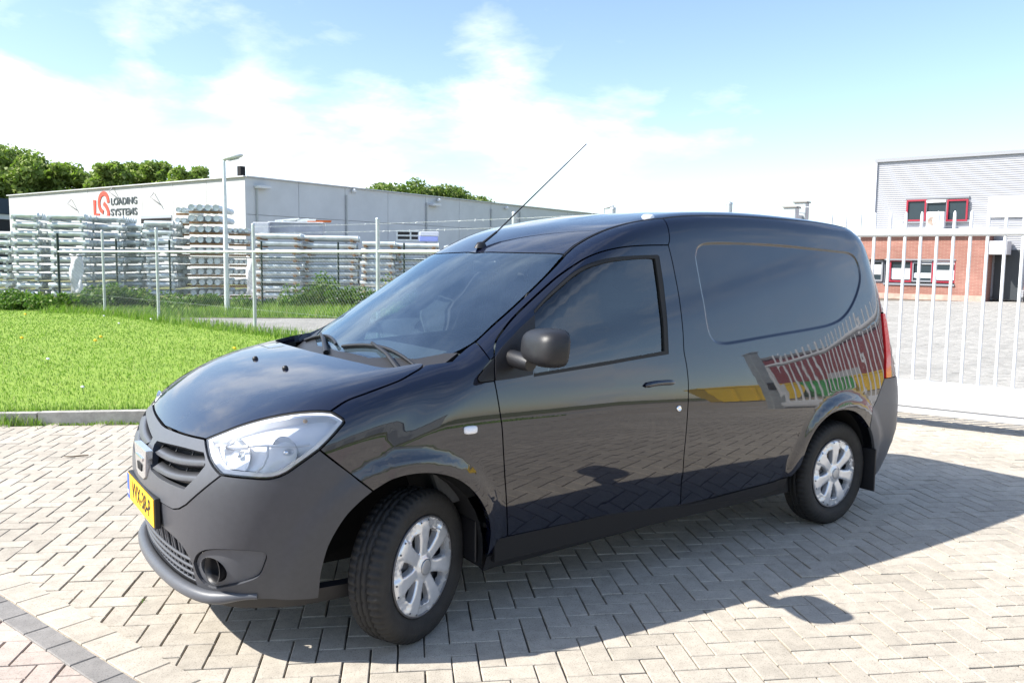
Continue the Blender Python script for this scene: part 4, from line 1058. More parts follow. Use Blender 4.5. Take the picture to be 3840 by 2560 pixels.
# ---- kerb stones in front of the lawn
KERB = mat('kerb_concrete', (.36, .345, .315), .9, noise=(14, .22), bump=(120, .4))
kb = MB().box((0, 0, .02), (.985, .10, .17)).mesh('kerb_stone', KERB)
kerb_root = obj('kerb', MB().box((0, 0, -.08), (34, .16, .06)).mesh('kerb', mat('kerb_bed', (.2, .19, .17), .95)), None, (*pq(-4, Q_KERB+.05), 0), (0, 0, PA)); kerb_root['kind'] = 'structure'
for k in range(-13, 12):
    o = obj('kerb_stone', kb, kerb_root, (k*1.0+.5, 0, rng.normal(0, .003)), (0, rng.normal(0, .003), rng.normal(0, .003)))

# ---- grass blades
def blade_mat(name, lo, hi, tip):
    m = bpy.data.materials.new(name); m.use_nodes = True; T = NT(m.node_tree); b = T.n['Principled BSDF']
    gi = T.add('ShaderNodeNewGeometry'); c = T.ramp(gi.outputs['Random Per Island'], [(0, lo), (.85, hi), (1, tip)])
    pt = T.ramp(T.noise(gi.outputs['Position'], .8, 4, .6), [(.3, .80), (.7, 1.15)])
    T.put(b.inputs['Base Color'], T.mix(1.0, c, pt, 'MULTIPLY')); b.inputs['Roughness'].default_value = .55; b.inputs['Specular IOR Level'].default_value = .25
    tr = T.add('ShaderNodeBsdfTranslucent'); T.put(tr.inputs[0], T.mix(1.0, c, (.9, 1.2, .5), 'MULTIPLY'))
    mx = T.add('ShaderNodeMixShader'); mx.inputs[0].default_value = .35; o = T.n['Material Output']
    T.l.new(b.outputs[0], mx.inputs[1]); T.l.new(tr.outputs[0], mx.inputs[2]); T.l.new(mx.outputs[0], o.inputs[0]); return m
GRASS = blade_mat('grass_blades', (.14, .235, .04), (.255, .36, .075), (.42, .41, .17))
WEED = blade_mat('weed_leaves', (.055, .12, .02), (.14, .23, .045), (.26, .28, .09))
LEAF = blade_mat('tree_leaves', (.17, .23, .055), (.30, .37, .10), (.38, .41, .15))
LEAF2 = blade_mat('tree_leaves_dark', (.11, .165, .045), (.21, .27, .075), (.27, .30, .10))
def blades(name, xy, h, w, z0, m, lean=.5, kind='stuff', parent=None):
    n = len(xy); a = rng.uniform(0, 2*math.pi, n); d = np.stack([np.cos(a), np.sin(a)], 1); s = np.stack([-d[:, 1], d[:, 0]], 1)
    ln = (rng.uniform(0, lean, n)*h)[:, None]
    b0 = xy-s*w[:, None]/2; b1 = xy+s*w[:, None]/2; mid = xy+d*ln*.35; tip = xy+d*ln
    z0 = np.broadcast_to(z0, n)
    V = np.stack([np.column_stack([b0, z0]), np.column_stack([b1, z0]), np.column_stack([mid+s*w[:, None]*.4, z0+h*.6]), np.column_stack([tip, z0+h]), np.column_stack([mid-s*w[:, None]*.4, z0+h*.6])], 1).reshape(-1, 3)
    i = np.arange(n)[:, None]*5
    F = np.concatenate([i+np.array([[0, 1, 2, 4]]), i+np.array([[4, 2, 3, 3]])], 0)
    T3_ = np.concatenate([i+np.array([[0, 1, 2]]), i+np.array([[0, 2, 4]]), i+np.array([[4, 2, 3]])], 0)
    o = obj(name, quads_mesh(name, V, T3_, m), parent)
    if kind: o['kind'] = kind
    return o
def in_poly(poly, xy): return poly_sd(np.array(poly), xy[:, 0], xy[:, 1]) < 0
def scatter(poly, n, dens=None):
    p = np.array(poly); mn, mx = p.min(0), p.max(0); out = rng.uniform(mn, mx, (int(n*3), 2)); out = out[in_poly(poly, out)]
    if dens is not None: out = out[rng.uniform(0, 1, len(out)) < dens(out)]
    return out[:n]
def vis2(xy, m=.8):
    r = xy-CAM[:2]; d = r @ f2; l = r @ r2; return (d > .5) & (np.abs(l) < d*.66+m)
lawn_poly = [tuple(pq(-14, Q_KERB+.11)), tuple(pq(xk-.05, Q_KERB+.11)), tuple(FE), tuple(FE+FD*3.2), tuple(pq(-16, 24))]
g1 = scatter(lawn_poly, 150000, lambda q: np.where(vis2(q), np.clip(9.0/np.maximum(np.hypot(*(q-CAM[:2]).T), 1), 0, 1)**1.6, 0))
hN = rng.uniform(.018, .042, len(g1))*(1+.5*(rng.uniform(0, 1, len(g1)) < .05)); wN = rng.uniform(.004, .009, len(g1))*np.clip(np.hypot(*(g1-CAM[:2]).T)/9, 1, 3)
tag(blades('lawn_grass', g1, hN, wN, .083, GRASS, .9), 'short bright green grass of the mown lawn', 'grass')
# ragged grass along the kerb foot
n = 5200; kp = rng.uniform(-10, xk, n); kc = np.clip(np.sin(kp*3.1)+np.sin(kp*7.7+1)*.7+np.sin(kp*1.3)*.6+1.2, .15, 3)
kx = pq(0, 0)+kp[:, None]*PV+(Q_KERB-np.abs(rng.normal(0, .055, n)))[:, None]*QV
tag(blades('kerb_grass', kx, rng.uniform(.03, .11, n)*np.clip(kc*.6, .3, 1.4), rng.uniform(.004, .010, n), -.01, GRASS, 1.1), 'ragged green grass growing along the foot of the kerb', 'grass')
n = 6000; kp = rng.uniform(-10, xk, n); kx = kp[:, None]*PV+(Q_KERB+.11+np.abs(rng.normal(0, .06, n)))[:, None]*QV
tag(blades('lawn_edge_grass', kx, rng.uniform(.03, .10, n), rng.uniform(.004, .009, n), .08, GRASS, 1.0), 'longer green grass hanging over the lawn edge behind the kerb', 'grass')
# moss and small weeds in the paving joints
n = 900; mp_ = np.column_stack([rng.uniform(-12, 30, n), rng.uniform(-8, 4, n)]); mp_ = mp_[(np.sin(mp_[:, 0]*1.3)+np.cos(mp_[:, 1]*2.1) > .6)]
ii = rng.integers(0, nB, 1400); mj = XY[ii]+np.stack([np.cos(A_[ii]), np.sin(A_[ii])], 1)*rng.choice([-1, 1], 1400)[:, None]*WB
mj = mj[(np.sin(mj[:, 0]*.9+1)+np.cos(mj[:, 1]*1.4) > .9)]; mj = np.repeat(mj, 5, 0)+rng.normal(0, .012, (len(mj)*5, 2))
tag(blades('joint_weeds', mj, rng.uniform(.006, .02, len(mj)), rng.uniform(.003, .006, len(mj)), -.004, WEED, 1.2), 'tiny weeds growing in the joints of the paving', 'weeds')

# ---- tall weeds between the fences
def leaf_cloud(cent, rad, n, size, zmin=None):
    """leaf quads spread through ellipsoids: cent (k,3), rad (k,3)"""
    k = len(cent); w = np.prod(rad, 1)**.67; w = w/w.sum(); idx = rng.choice(k, n, p=w)
    d = rng.normal(0, 1, (n, 3)); d /= np.linalg.norm(d, axis=1, keepdims=True); rr = rng.uniform(0, 1, n)**.42
    p = cent[idx]+d*rr[:, None]*rad[idx]
    if zmin is not None: p[:, 2] = np.maximum(p[:, 2], zmin)
    nr = rng.normal(0, 1, (n, 3))+d*.6+np.array([0, 0, .5]); nr /= np.linalg.norm(nr, axis=1, keepdims=True)
    t = np.cross(nr, rng.normal(0, 1, (n, 3))); t /= np.linalg.norm(t, axis=1, keepdims=True)+1e-9; b = np.cross(nr, t)
    s = (size*rng.uniform(.6, 1.4, n))[:, None]
    V = np.stack([p-t*s, p+b*s*.55, p+t*s, p-b*s*.55], 1).reshape(-1, 3)
    return V, np.arange(n*4).reshape(-1, 4)
def weed_bank(name, label, line, n, hmax, seed_w=.45, leaf=.05):
    k = len(line); cent = []; rad = []
    for (x, y, h) in line:
        for j in range(5):
            h = h*.93; cent.append((x+rng.normal(0, seed_w), y+rng.normal(0, seed_w*.8), h*rng.uniform(.25, .6))); rad.append((rng.uniform(.25, .5), rng.uniform(.25, .5), h*rng.uniform(.25, .5)))
    V, F = leaf_cloud(np.array(cent), np.array(rad), n, leaf, .02)
    o = obj(name, quads_mesh(name, V, F, WEED)); tag(o, label, 'weeds', kind='stuff')
def along_q(u, q, dq=0.0):
    p, s = hit_line(u, QV*(q), PV); return p
wl = [(*along_q(u*VS, 20.4), h) for u, h in ((-10, .7), (20, .75), (60, .8), (95, .85), (135, .9))]
weed_bank('tall_weeds', 'tall leafy weeds at the dark green corner post', wl, 5200, .9, .5)
wl = [(*along_q(u*VS, 20.5), h) for u, h in ((170, .8), (210, .85), (260, 1.05), (290, 1.1), (320, .9), (370, .75), (410, .8), (450, .75), (490, .7))]
weed_bank('tall_weeds', 'dark bank of tall weeds behind the mesh fence left of the lamp post', wl, 9000, 1.0, .45)
wl = [(*along_q(u*VS, 21.4), h) for u, h in ((560, .55), (620, .5), (680, .8), (720, 1.15), (760, 1.3), (800, 1.25), (840, 1.1), (880, .9), (950, .9), (1010, .9))]
weed_bank('tall_weeds', 'brownish green weeds in front of the rack stacks beside the van windscreen', wl, 7000, 1.2, .5)
# grass strip between gravel and weeds
gpoly = [tuple(pq(-9, 18.3)), tuple(pq(9.5, 18.0)), tuple(pq(9.5, 22.0)), tuple(pq(-9, 22.0))]
sheet('grass_strip', gpoly, .004, LAWNM)
g2 = scatter(gpoly, 26000); tag(blades('rough_grass', g2, rng.uniform(.10, .32, len(g2)), rng.uniform(.012, .026, len(g2)), 0, GRASS, .9), 'rough uncut grass strip in front of the dark green fence', 'grass')
fl = np.repeat(np.linspace(0, 1, 220), 22); base = GATE0+(FE-GATE0)*fl[:, None]; base = base+rng.normal(0, .16, base.shape)
base = base[(base-GATE0) @ FD > 3]
tag(blades('fence_foot_grass', base, rng.uniform(.08, .28, len(base)), rng.uniform(.010, .02, len(base)), .05, GRASS, .8), 'taller grass along the foot of the galvanised fence', 'grass')
# ---- dandelions
stem_m = mat('dandelion_stem', (.16, .26, .05), .6); dan_m = mat('dandelion_yellow', (.85, .52, .01), .6); clo_m = mat('daisy_white', (.8, .8, .78), .6)
hd_d = MB().lathe([(0, .010), (.018, .008), (.024, .0), (.012, -.008), (0, -.010)], 10).mesh('flower_head', dan_m); hd_w = MB().lathe([(0, .008), (.014, .006), (.018, 0), (0, -.008)], 10).mesh('flower_head', clo_m)
st_m = MB().tube([(0, 0, -.09), (.004, 0, -.04), (0, 0, 0)], .003, 5).mesh('stem', stem_m)
fl_spots = [((378, 1262), 'y', 'yellow dandelion in the lawn, the one farther from the kerb of a close pair'), ((358, 1276), 'y', 'yellow dandelion in the lawn, nearer the kerb of a close pair'), ((82, 1266), 'y', 'yellow dandelion at the left of the lawn'), ((880, 1305), 'y', 'yellow dandelion in the lawn just above the van hood'),
            ((95, 1178), 'y', 'yellow flower standing in the long grass at the far left'), ((446, 1212), 'w', 'white daisy in the lawn between the two nearest fence posts'), ((566, 1196), 'w', 'white flower head at the foot of the second galvanised post'), ((390, 1184), 'w', 'white flower head at the foot of the farthest galvanised post'),
            ((180, 1345), 'w', 'white daisy in the lawn at left, nearer the kerb'), ((310, 1450), 'w', 'white daisy low in the lawn close to the kerb')]
for (u, v), c, lab in fl_spots:
    p = gpt(u, v, .19); t = thing('dandelion' if c == 'y' else 'daisy', lab, 'flower', (p[0], p[1], .085), 0, 'small flowers in the lawn')
    k_ = float(np.clip(np.linalg.norm(p-CAM)/9, 1, 1.3))
    o = obj('flower_head', hd_d if c == 'y' else hd_w, t, (0, 0, .105)); o.scale = (k_, k_, k_); o.rotation_euler = (.5, .2, 0); obj('stem', st_m, t, (0, 0, .10))
tw = MB().tube([gpt(147*VS, 1047*VS, .008), gpt(165*VS, 1048*VS, .012), gpt(185*VS, 1046*VS, .010), gpt(203*VS, 1045*VS, .012)], [.003, .005, .006, .005], 6).build('twig', mat('twig_bark', (.10, .07, .045), .9))
tag(tw, 'thin brown twig lying on the paving left of the van', 'twig')
# ================================================================== FENCES, GATE, LAMPS
GALV = mat('galvanised_steel', (.50, .53, .54), .42, metal=.55, noise=(9, .16)); GALV_L = mat('bright_galvanised', (.66, .69, .69), .40, metal=.35, noise=(5, .12))
GREENP = mat('dark_green_paint', (.012, .028, .022), .5); WIRE = mat('fence_wire', (.34, .37, .36), .5, metal=.5); WIRE_G = mat('green_wire', (.02, .045, .03), .55)
WHITE = mat('white_paint', (.68, .69, .71), .35, noise=(6, .04)); CONC = mat('grey_concrete', (.42, .42, .40), .85, noise=(10, .15))
def chain_link(P0, P1, z0, z1, pitch, r, m, parent, name='wire_mesh'):
    """two families of diagonal zigzag wires as thin three-sided tubes"""
    P0 = np.array(P0, float); P1 = np.array(P1, float); L = np.linalg.norm(P1-P0); D = (P1-P0)/L; N = np.array([-D[1], D[0]])
    H = z1-z0; segs = []
    for s in (1, -1):
        for a in np.arange(-H if s == 1 else 0, L if s == 1 else L+H, pitch):
            t0, t1 = 0.0, H
            xa = lambda t: a+s*t
            lo, hi = 0.0, H
            if s == 1: lo = max(0, -a); hi = min(H, L-a)
            else: lo = max(0, a-L); hi = min(H, a)
            if hi-lo > .02: segs.append((xa(lo), z0+lo, xa(hi), z0+hi, s))
    sg = np.array(segs); n = len(sg)
    A = np.column_stack([P0[0]+D[0]*sg[:, 0], P0[1]+D[1]*sg[:, 0], sg[:, 1]]); B = np.column_stack([P0[0]+D[0]*sg[:, 2], P0[1]+D[1]*sg[:, 2], sg[:, 3]])
    off = (sg[:, 4]*r)[:, None]*np.array([N[0], N[1], 0]); A = A+off; B = B+off
    V = []
    for q in (0, 2.094, 4.189):
        o = r*(math.cos(q)*np.array([N[0], N[1], 0])+math.sin(q)*np.array([D[0]*.7, D[1]*.7, .7])); V += [A+o, B+o]
    V = np.stack(V, 1).reshape(-1, 3); i = np.arange(n)[:, None]*6
    F = np.concatenate([i+np.array([[0, 1, 3, 2]]), i+np.array([[2, 3, 5, 4]]), i+np.array([[4, 5, 1, 0]])], 0)
    o = obj(name, quads_mesh(name, V, F, m), parent); o['kind'] = 'stuff'; return o
def barbed(P0, P1, z, m, parent, step=.16):
    g = MB(); P0 = np.array(P0); P1 = np.array(P1); L = np.linalg.norm(P1-P0); n = max(2, int(L/.5))
    pts = [np.array([*(P0+(P1-P0)*t), z-.03*math.sin(math.pi*t)]) for t in np.linspace(0, 1, n)]; g.tube(pts, .0022, 4, False)
    for t in np.arange(step, L, step):
        c = np.array([*(P0+(P1-P0)*(t/L)), z-.03*math.sin(math.pi*t/L)])
        for k in range(2):
            d = rng.normal(0, 1, 3); d /= np.linalg.norm(d); g.tube([c-d*.022, c+d*.022], .002, 3, False)
    g.build('barbed_wire', m, parent)
# --- galvanised fence: straight on from the gate portal
fence = thing('chain_link_fence', 'galvanised chain link fence with grey posts running along the lawn edge', 'fence', (*FE, 0))
cols = [237, 361, 583, 868, 1180]
pp = []
for u in cols: p, s = hit_line(u*VS, GATE0, FD); pp.append(p)
pp = [FE+FD*2.95]+pp+[pp[-1]+(GATE0-pp[-1])*.4, pp[-1]+(GATE0-pp[-1])*.78]
def loc(o, p): return (p[0]-FE[0], p[1]-FE[1])
for i, p in enumerate(pp):
    q = loc(None, p)
    MB().tube([(*q, -.1), (*q, 2.18)], .034, 12).build('fence_post', GREENP if i == 0 else GALV, fence)
    if i > 0: MB().lathe([(.036, 0), (.036, .02), (0, .035)], 12, Matrix.Translation((*q, 2.18))).build('post_cap', GALV, fence)
for a, b in zip(pp[:-1], pp[1:]):
    qa, qb = loc(None, a), loc(None, b)
    MB().tube([(*qa, 1.67), (*qb, 1.67)], .024, 10).build('top_rail', GALV_L, fence)
qa, qb = loc(None, pp[0]), loc(None, pp[-1])
chain_link(qa, qb, .10, 1.65, .085, .0016, WIRE, fence)
for z in (2.02, 2.14): barbed(loc(None, pp[3]), qb, z, GALV, fence)
barbed(loc(None, pp[-1]), loc(None, GATE0), 2.12, GALV, fence)
for z in (.55, 1.1): MB().tube([(*qa, z), (*qb, z)], .002, 4).build('tension_wire', WIRE, fence)
# --- dark green fence behind it
f2o = thing('green_fence', 'dark green chain link fence in front of the stacked racks', 'fence', (*pq(-4, Q_FENCE2), 0))
b0 = pq(-4, Q_FENCE2); gp = [FE+FD*2.95]+[hit_line(u*VS, QV*Q_FENCE2, PV)[0] for u in (268, 390, 601, 777, 928, 1080, 1260)]
for i, p in enumerate(gp):
    if i == 0: continue
    q = p-b0; MB().tube([(*q, -.1), (*q, 2.05)], .028, 10).build('fence_post', GREENP, f2o)
qa, qb = gp[0]-b0, gp[-1]-b0
MB().tube([(*qa, 1.56), (*qb, 1.56)], .018, 8).build('top_rail', GREENP, f2o)
chain_link(qa, qb, .05, 1.55, .11, .0020, WIRE_G, f2o)
# --- sliding gate
GL = 7.25
gate = thing('sliding_gate', 'white sliding gate of round bars over a deep white beam behind the van', 'gate', (*GATE0, 0), math.atan2(GDIR[1], GDIR[0]))
MB().tube([(.10, 0, 1.845), (GL, 0, 1.845)], .034, 16).build('top_rail', WHITE, gate)
MB().box((GL/2+.05, 0, .415), (GL-.1, .06, .05)).build('bottom_rail', WHITE, gate, bevel=.006)
MB().box((GL/2+.05, 0, .29), (GL-.1, .12, .198)).build('bottom_beam', WHITE, gate, bevel=.008)
MB().box((GL/2+.05, 0, .155), (GL-.1, .09, .066)).build('beam_track', mat('beam_track_grey', (.55, .56, .58), .5), gate, bevel=.006)
bar = MB().tube([(0, 0, .43), (0, 0, 1.99), (0, 0, 2.03), (0, 0, 2.045)], [.0145, .0145, .012, .005], 12).mesh('gate_bar', WHITE)
for k in range(int((GL-.3)/.1385)): obj('gate_bar', bar, gate, (.22+.1385*k, 0, 0))
MB().box((.13, 0, 1.12), (.05, .05, 1.42)).build('gate_stile', WHITE, gate, bevel=.004); MB().box((GL-.02, 0, 1.12), (.05, .05, 1.42)).build('gate_stile', WHITE, gate, bevel=.004)
portal = thing('gate_portal', 'weathered galvanised guide portal of the sliding gate behind the van roof', 'gate post', (*(GATE0-GDIR*.12), 0), math.atan2(GDIR[1], GDIR[0]))
for dy, h in ((.12, 2.17), (-.20, 2.10)):
    MB().box((0, dy, h/2), (.12, .12, h)).build('portal_post', GALV, portal, bevel=.006); MB().box((0, dy, h+.008), (.145, .145, .014)).build('portal_cap', mat('cap_grey', (.25, .24, .23), .6), portal)
MB().box((0, -.04, 1.98), (.07, .20, .12)).build('portal_yoke', GALV, portal, bevel=.004); MB().box((0, -.34, 1.0), (.05, .05, 2.0)).build('portal_bracket', GALV, portal)
MB().box((.055, -.10, 1.90), (.05, .05, .10)).build('guide_roller', GALV, portal, bevel=.01)
endp = GATE0+GDIR*(GL+.22)
ep_ = thing('gate_end_post', 'thick grey catch post at the far end of the white sliding gate', 'gate post', (*endp, 0), math.atan2(GDIR[1], GDIR[0]))
MB().box((0, 0, 1.1), (.16, .16, 2.2)).build('post', GALV, ep_, bevel=.006); MB().box((0, .0, 2.21), (.19, .19, .02)).build('post_cap', GALV, ep_)
MB().box((-.10, 0, 1.2), (.05, .10, .3)).build('catch', mat('catch_black', (.02, .02, .02), .5), ep_)
# --- lamp posts
LAMPH = mat('lamp_head_grey', (.62, .63, .64), .4)
def lamp(base, h, head_dir, label, sc=1.0):
    t = thing('lamp_post', label, 'lamp post', (base[0], base[1], 0), 0, 'lamp posts beyond the fences')
    MB().tube([(0, 0, -.1), (0, 0, h*.45), (0, 0, h-.1), (0, 0, h)], [.075*sc, .065*sc, .045*sc, .04*sc], 14).build('pole', GALV_L, t)
    d = np.array(head_dir)/np.linalg.norm(head_dir)
    MB().tube([(0, 0, h-.02), (d[0]*.05, d[1]*.05, h+.05)], .03*sc, 8).build('bracket', GALV, t)
    V = []; F = []; nu, nv = 14, 10
    for i in range(nv+1):
        w = i/nv; rr = math.sin(math.pi*min(w*.97+.03, 1))**.6 if 0 < w < 1 else .02
        for k in range(nu):
            q = 2*math.pi*k/nu; V.append((w*.62*sc-.12*sc, rr*.13*sc*math.cos(q)*(.7+.5*w), (rr*.11*sc*math.sin(q) if math.sin(q) > 0 else rr*.07*sc*math.sin(q))*(.7+.5*w)))
    F = [(i*nu+k, i*nu+(k+1) % nu, (i+1)*nu+(k+1) % nu, (i+1)*nu+k) for i in range(nv) for k in range(nu)]
    M = Matrix.Translation((d[0]*.05, d[1]*.05, h+.06)) @ Matrix.Rotation(math.atan2(d[1], d[0]), 4, 'Z') @ Matrix.Rotation(R(-12), 4, 'Y')
    MB().raw([tuple(M @ Vector(v)) for v in V], F, True).build('lamp_head', LAMPH, t)
    MB().raw([tuple(M @ Vector((x*sc, y*sc, -.075*sc))) for x, y in ((.05, -.06), (.36, -.08), (.38, .08), (.05, .06))], [(0, 1, 2, 3)]).build('lamp_cover', mat('lamp_cover', (.75, .76, .78), .2), t)
bl = gpt(522*VS, 722*VS); lamp((bl[0], bl[1]), 4.15, r2, 'grey street lamp with oval head rising in front of the concrete warehouse')
b2 = at_depth(1385*VS, 600*VS, 62); lamp((b2[0], b2[1]), 5.55, r2, 'far street lamp whose head just clears the van roof', 1.5)
# ================================================================== STACKED GALVANISED FRAMES
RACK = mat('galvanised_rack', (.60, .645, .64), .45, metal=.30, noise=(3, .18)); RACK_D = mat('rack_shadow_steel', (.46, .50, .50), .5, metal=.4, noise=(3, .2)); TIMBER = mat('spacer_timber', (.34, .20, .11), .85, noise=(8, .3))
pa = PA
def rack_stack(u0, u1, v_top, q, layers, pitch, label, ntube=6, ends=False, r=.082, zbase=.12):
    """one thing per frame: tubes along the stack, cross bearers under them"""
    layers += 2
    p0, _ = hit_line(u0*VS, QV*q, PV); p1, _ = hit_line(u1*VS, QV*q, PV); L = float(np.linalg.norm(p1-p0)); dpt = float((p0-CAM[:2]) @ f2)
    ztop = 1.5295+(601-v_top)*dpt/(FPX/VS); pitch = (ztop-zbase)/layers
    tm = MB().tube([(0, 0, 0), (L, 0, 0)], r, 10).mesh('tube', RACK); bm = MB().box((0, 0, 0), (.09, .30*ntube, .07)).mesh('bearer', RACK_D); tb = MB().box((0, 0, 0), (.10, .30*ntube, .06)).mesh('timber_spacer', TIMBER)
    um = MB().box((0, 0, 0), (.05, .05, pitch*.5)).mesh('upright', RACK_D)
    em = MB().lathe([(0, .012), (r*1.25, .010), (r*1.25, -.02), (r, -.02)], 6).mesh('end_plate', RACK)
    words = ['bottom', 'second', 'third', 'fourth', 'fifth', 'sixth', 'seventh', 'eighth', 'ninth', 'tenth', 'eleventh']
    for k in range(layers):
        z = zbase+pitch*(k+.5)
        lab = ('top' if k == layers-1 else words[k]+(' from the ground' if k else ''))+' galvanised tube rack of '+label
        j = rng.normal(0, .05)
        t = thing('tube_rack', lab, 'rack', (p0[0]+PV[0]*j, p0[1]+PV[1]*j, z), pa+rng.normal(0, .006), 'galvanised frames stacked behind the fences')
        for i in range(ntube):
            obj('tube', tm, t, (rng.normal(0, .03), .28*i, pitch*.22+rng.normal(0, .006)))
            if ends or i == 0: obj('end_plate', em, t, (L+.01, .28*i, pitch*.22), (0, R(90), 0)); 
        for x in np.linspace(L*.10, L*.90, max(2, int(L/1.3)+1)):
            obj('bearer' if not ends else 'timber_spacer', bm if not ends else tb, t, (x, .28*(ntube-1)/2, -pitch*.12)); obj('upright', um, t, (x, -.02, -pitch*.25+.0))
rack_stack(-40, 26, 545, 25.6, 6, .33, 'the cropped stack at the left edge', 6)
rack_stack(33, 92, 503, 24.8, 8, .33, 'the short stack at the far left', 6)
rack_stack(118, 205, 504, 24.6, 8, .33, 'the stack behind the dark green corner post', 6)
rack_stack(208, 283, 508, 25.6, 8, .33, 'the stack under the red letters', 6)
rack_stack(286, 330, 525, 26.2, 7, .33, 'the stack between the farthest two galvanised posts', 6)
rack_stack(333, 400, 518, 25.6, 7, .33, 'the stack behind the middle galvanised post', 6)
# stack seen end-on: tubes run away from the camera
def end_stack(u0, u1, v_top, q, layers, label, n, L=2.6):
    p0, _ = hit_line(u0*VS, QV*q, PV); p1, _ = hit_line(u1*VS, QV*q, PV); Wd = float(np.linalg.norm(p1-p0)); dpt = float((p0-CAM[:2]) @ f2)
    ztop = 1.5295+(601-v_top)*dpt/(FPX/VS); pitch = (ztop-.15)/layers; r = Wd/n*.40; r = min(r, pitch*.36)
    tm = MB().tube([(0, 0, 0), (0, L, 0)], r, 12, cap=False).mesh('tube', RACK); cm = MB().lathe([(0, 0), (r*.98, 0)], 12).mesh('tube_cap', RACK); sp = MB().box((Wd/2, .25, 0), (Wd*1.02, .09, pitch*.2)).mesh('timber_spacer', TIMBER)
    words = ['bottom', 'second', 'third', 'fourth', 'fifth', 'sixth', 'seventh', 'eighth', 'ninth', 'tenth', 'eleventh']
    for k in range(layers):
        lab = ('top' if k == layers-1 else words[k])+' tube layer, ends facing out, '+label
        t = thing('tube_layer', lab, 'tubes', (*p0, .15+pitch*(k+.5)), pa, 'galvanised tubes stacked with their ends facing out')
        for i in range(n):
            jx = Wd*(i+.5)/n+rng.normal(0, .01); obj('tube', tm, t, (jx, 0, 0)); obj('tube_cap', cm, t, (jx, .02, 0), (R(90), 0, 0))
        obj('timber_spacer', sp, t, (0, 0, -pitch*.40))
end_stack(404, 432, 480, 26.6, 9, 'left part of the tall stack by the lamp post', 2)
end_stack(434, 508, 474, 26.0, 9, 'right part of the tall stack by the lamp post', 4)
end_stack(524, 572, 525, 26.2, 7, 'right of the lamp post', 4)
rack_stack(585, 690, 544, 24.8, 7, .33, 'the stack right of the nearest galvanised post', 6, True)
rack_stack(694, 822, 548, 25.4, 7, .33, 'the stack under the wrapped box', 6, True)
rack_stack(830, 905, 560, 24.9, 7, .33, 'the white stack beside the tall fence post', 6, True)
rack_stack(910, 1010, 562, 25.6, 6, .33, 'the white stack against the van windscreen', 6, True)
rack_stack(1020, 1200, 566, 25.4, 6, .33, 'the stack hidden behind the van cab', 6, True)
# goods on top of the racks
WRAP = mat('white_wrap', (.74, .75, .77), .35, noise=(4, .1)); ORANGE = mat('orange_steel', (.55, .14, .03), .5)
def on_q(u, v, q):
    p, _ = hit_line(u*VS, QV*q, PV); d = float((p-CAM[:2]) @ f2); return np.array([p[0], p[1], 1.5295+(601-v)*d/(FPX/VS)])
def crate(u0, u1, v0, v1, q, depth, m, name, label, cat):
    a = on_q(u0, v1, q); b = on_q(u1, v0, q); L = float(np.linalg.norm((b-a)[:2])); h = b[2]-a[2]
    t = thing(name, label, cat, tuple(a), pa); MB().box((L/2, depth/2, h/2), (L, depth, h)).build('box', m, t, bevel=.02); return t, L, h
t, L, h = crate(583, 618, 518, 545, 27.2, 1.0, WRAP, 'wrapped_crate', 'bright white wrapped crate on the racks right of the lamp post', 'crate')
t, L, h = crate(619, 742, 520, 545, 27.6, 1.0, mat('grey_wrap', (.45, .46, .50), .5, noise=(2, .15)), 'long_crate', 'long grey wrapped crate on the racks with scrap on its lid', 'crate')
MB().box((L/2, .5, h+.03), (L*1.03, 1.1, .05)).build('lid', WRAP, t, bevel=.01)
c0 = on_q(632, 516, 27.8)
s_ = thing('scrap_bundle', 'loose white tubes lying on the long grey crate', 'scrap', tuple(c0), pa)
for k in range(5): MB().tube([(k*.09, rng.uniform(0, .3), .02), (k*.09+.5+rng.uniform(0, .4), rng.uniform(0, .5), .06+rng.uniform(0, .06))], .035, 8).build('tube', RACK, s_)
c0 = on_q(676, 516, 27.8); s_ = thing('dark_bundle', 'dark steel bars lying on the long grey crate', 'scrap', tuple(c0), pa)
for k in range(4): MB().tube([(rng.uniform(0, .2), k*.09, .02+.02*k), (.8, k*.09, .04+.02*k)], .028, 6).build('bar', RACK_D, s_)
c0 = on_q(706, 517, 27.8); s_ = thing('orange_bundle', 'rusty orange steel bars lying on the long grey crate', 'scrap', tuple(c0), pa)
for k in range(4): MB().box((.45, k*.1, .03+.015*k), (.85, .05, .05), rng.normal(0, .05)).build('bar', ORANGE, s_)
a = on_q(912, 557, 27.5); b = on_q(962, 533, 27.5); L = float(np.linalg.norm((b-a)[:2])); h = b[2]-a[2]
t = thing('black_cage', 'black steel cage with pale frame on the racks against the warehouse', 'cage', tuple(a), pa)
MB().box((L/2, .5, h*.28), (L*.94, .8, h*.42)).build('load', BLACK, t); MB().box((L/2, .5, h*.74), (L*.94, .8, h*.34)).build('load', BLACK, t)
for x in (0, L*.62, L): MB().box((x, 0, h/2), (.06, .06, h)).build('upright', GALV, t)
for z in (.04, h*.52, h-.02): MB().box((L/2, -.01, z), (L, .05, .06)).build('rail', GALV, t)
crate(964, 1008, 535, 545, 27.3, .8, mat('pale_box', (.62, .64, .70), .5), 'pale_box', 'pale box on top of the blue box beside the black cage', 'box')
crate(963, 1006, 546, 557, 27.3, .8, mat('blue_box', (.30, .36, .72), .5), 'blue_box', 'pale blue box beside the black cage', 'box')
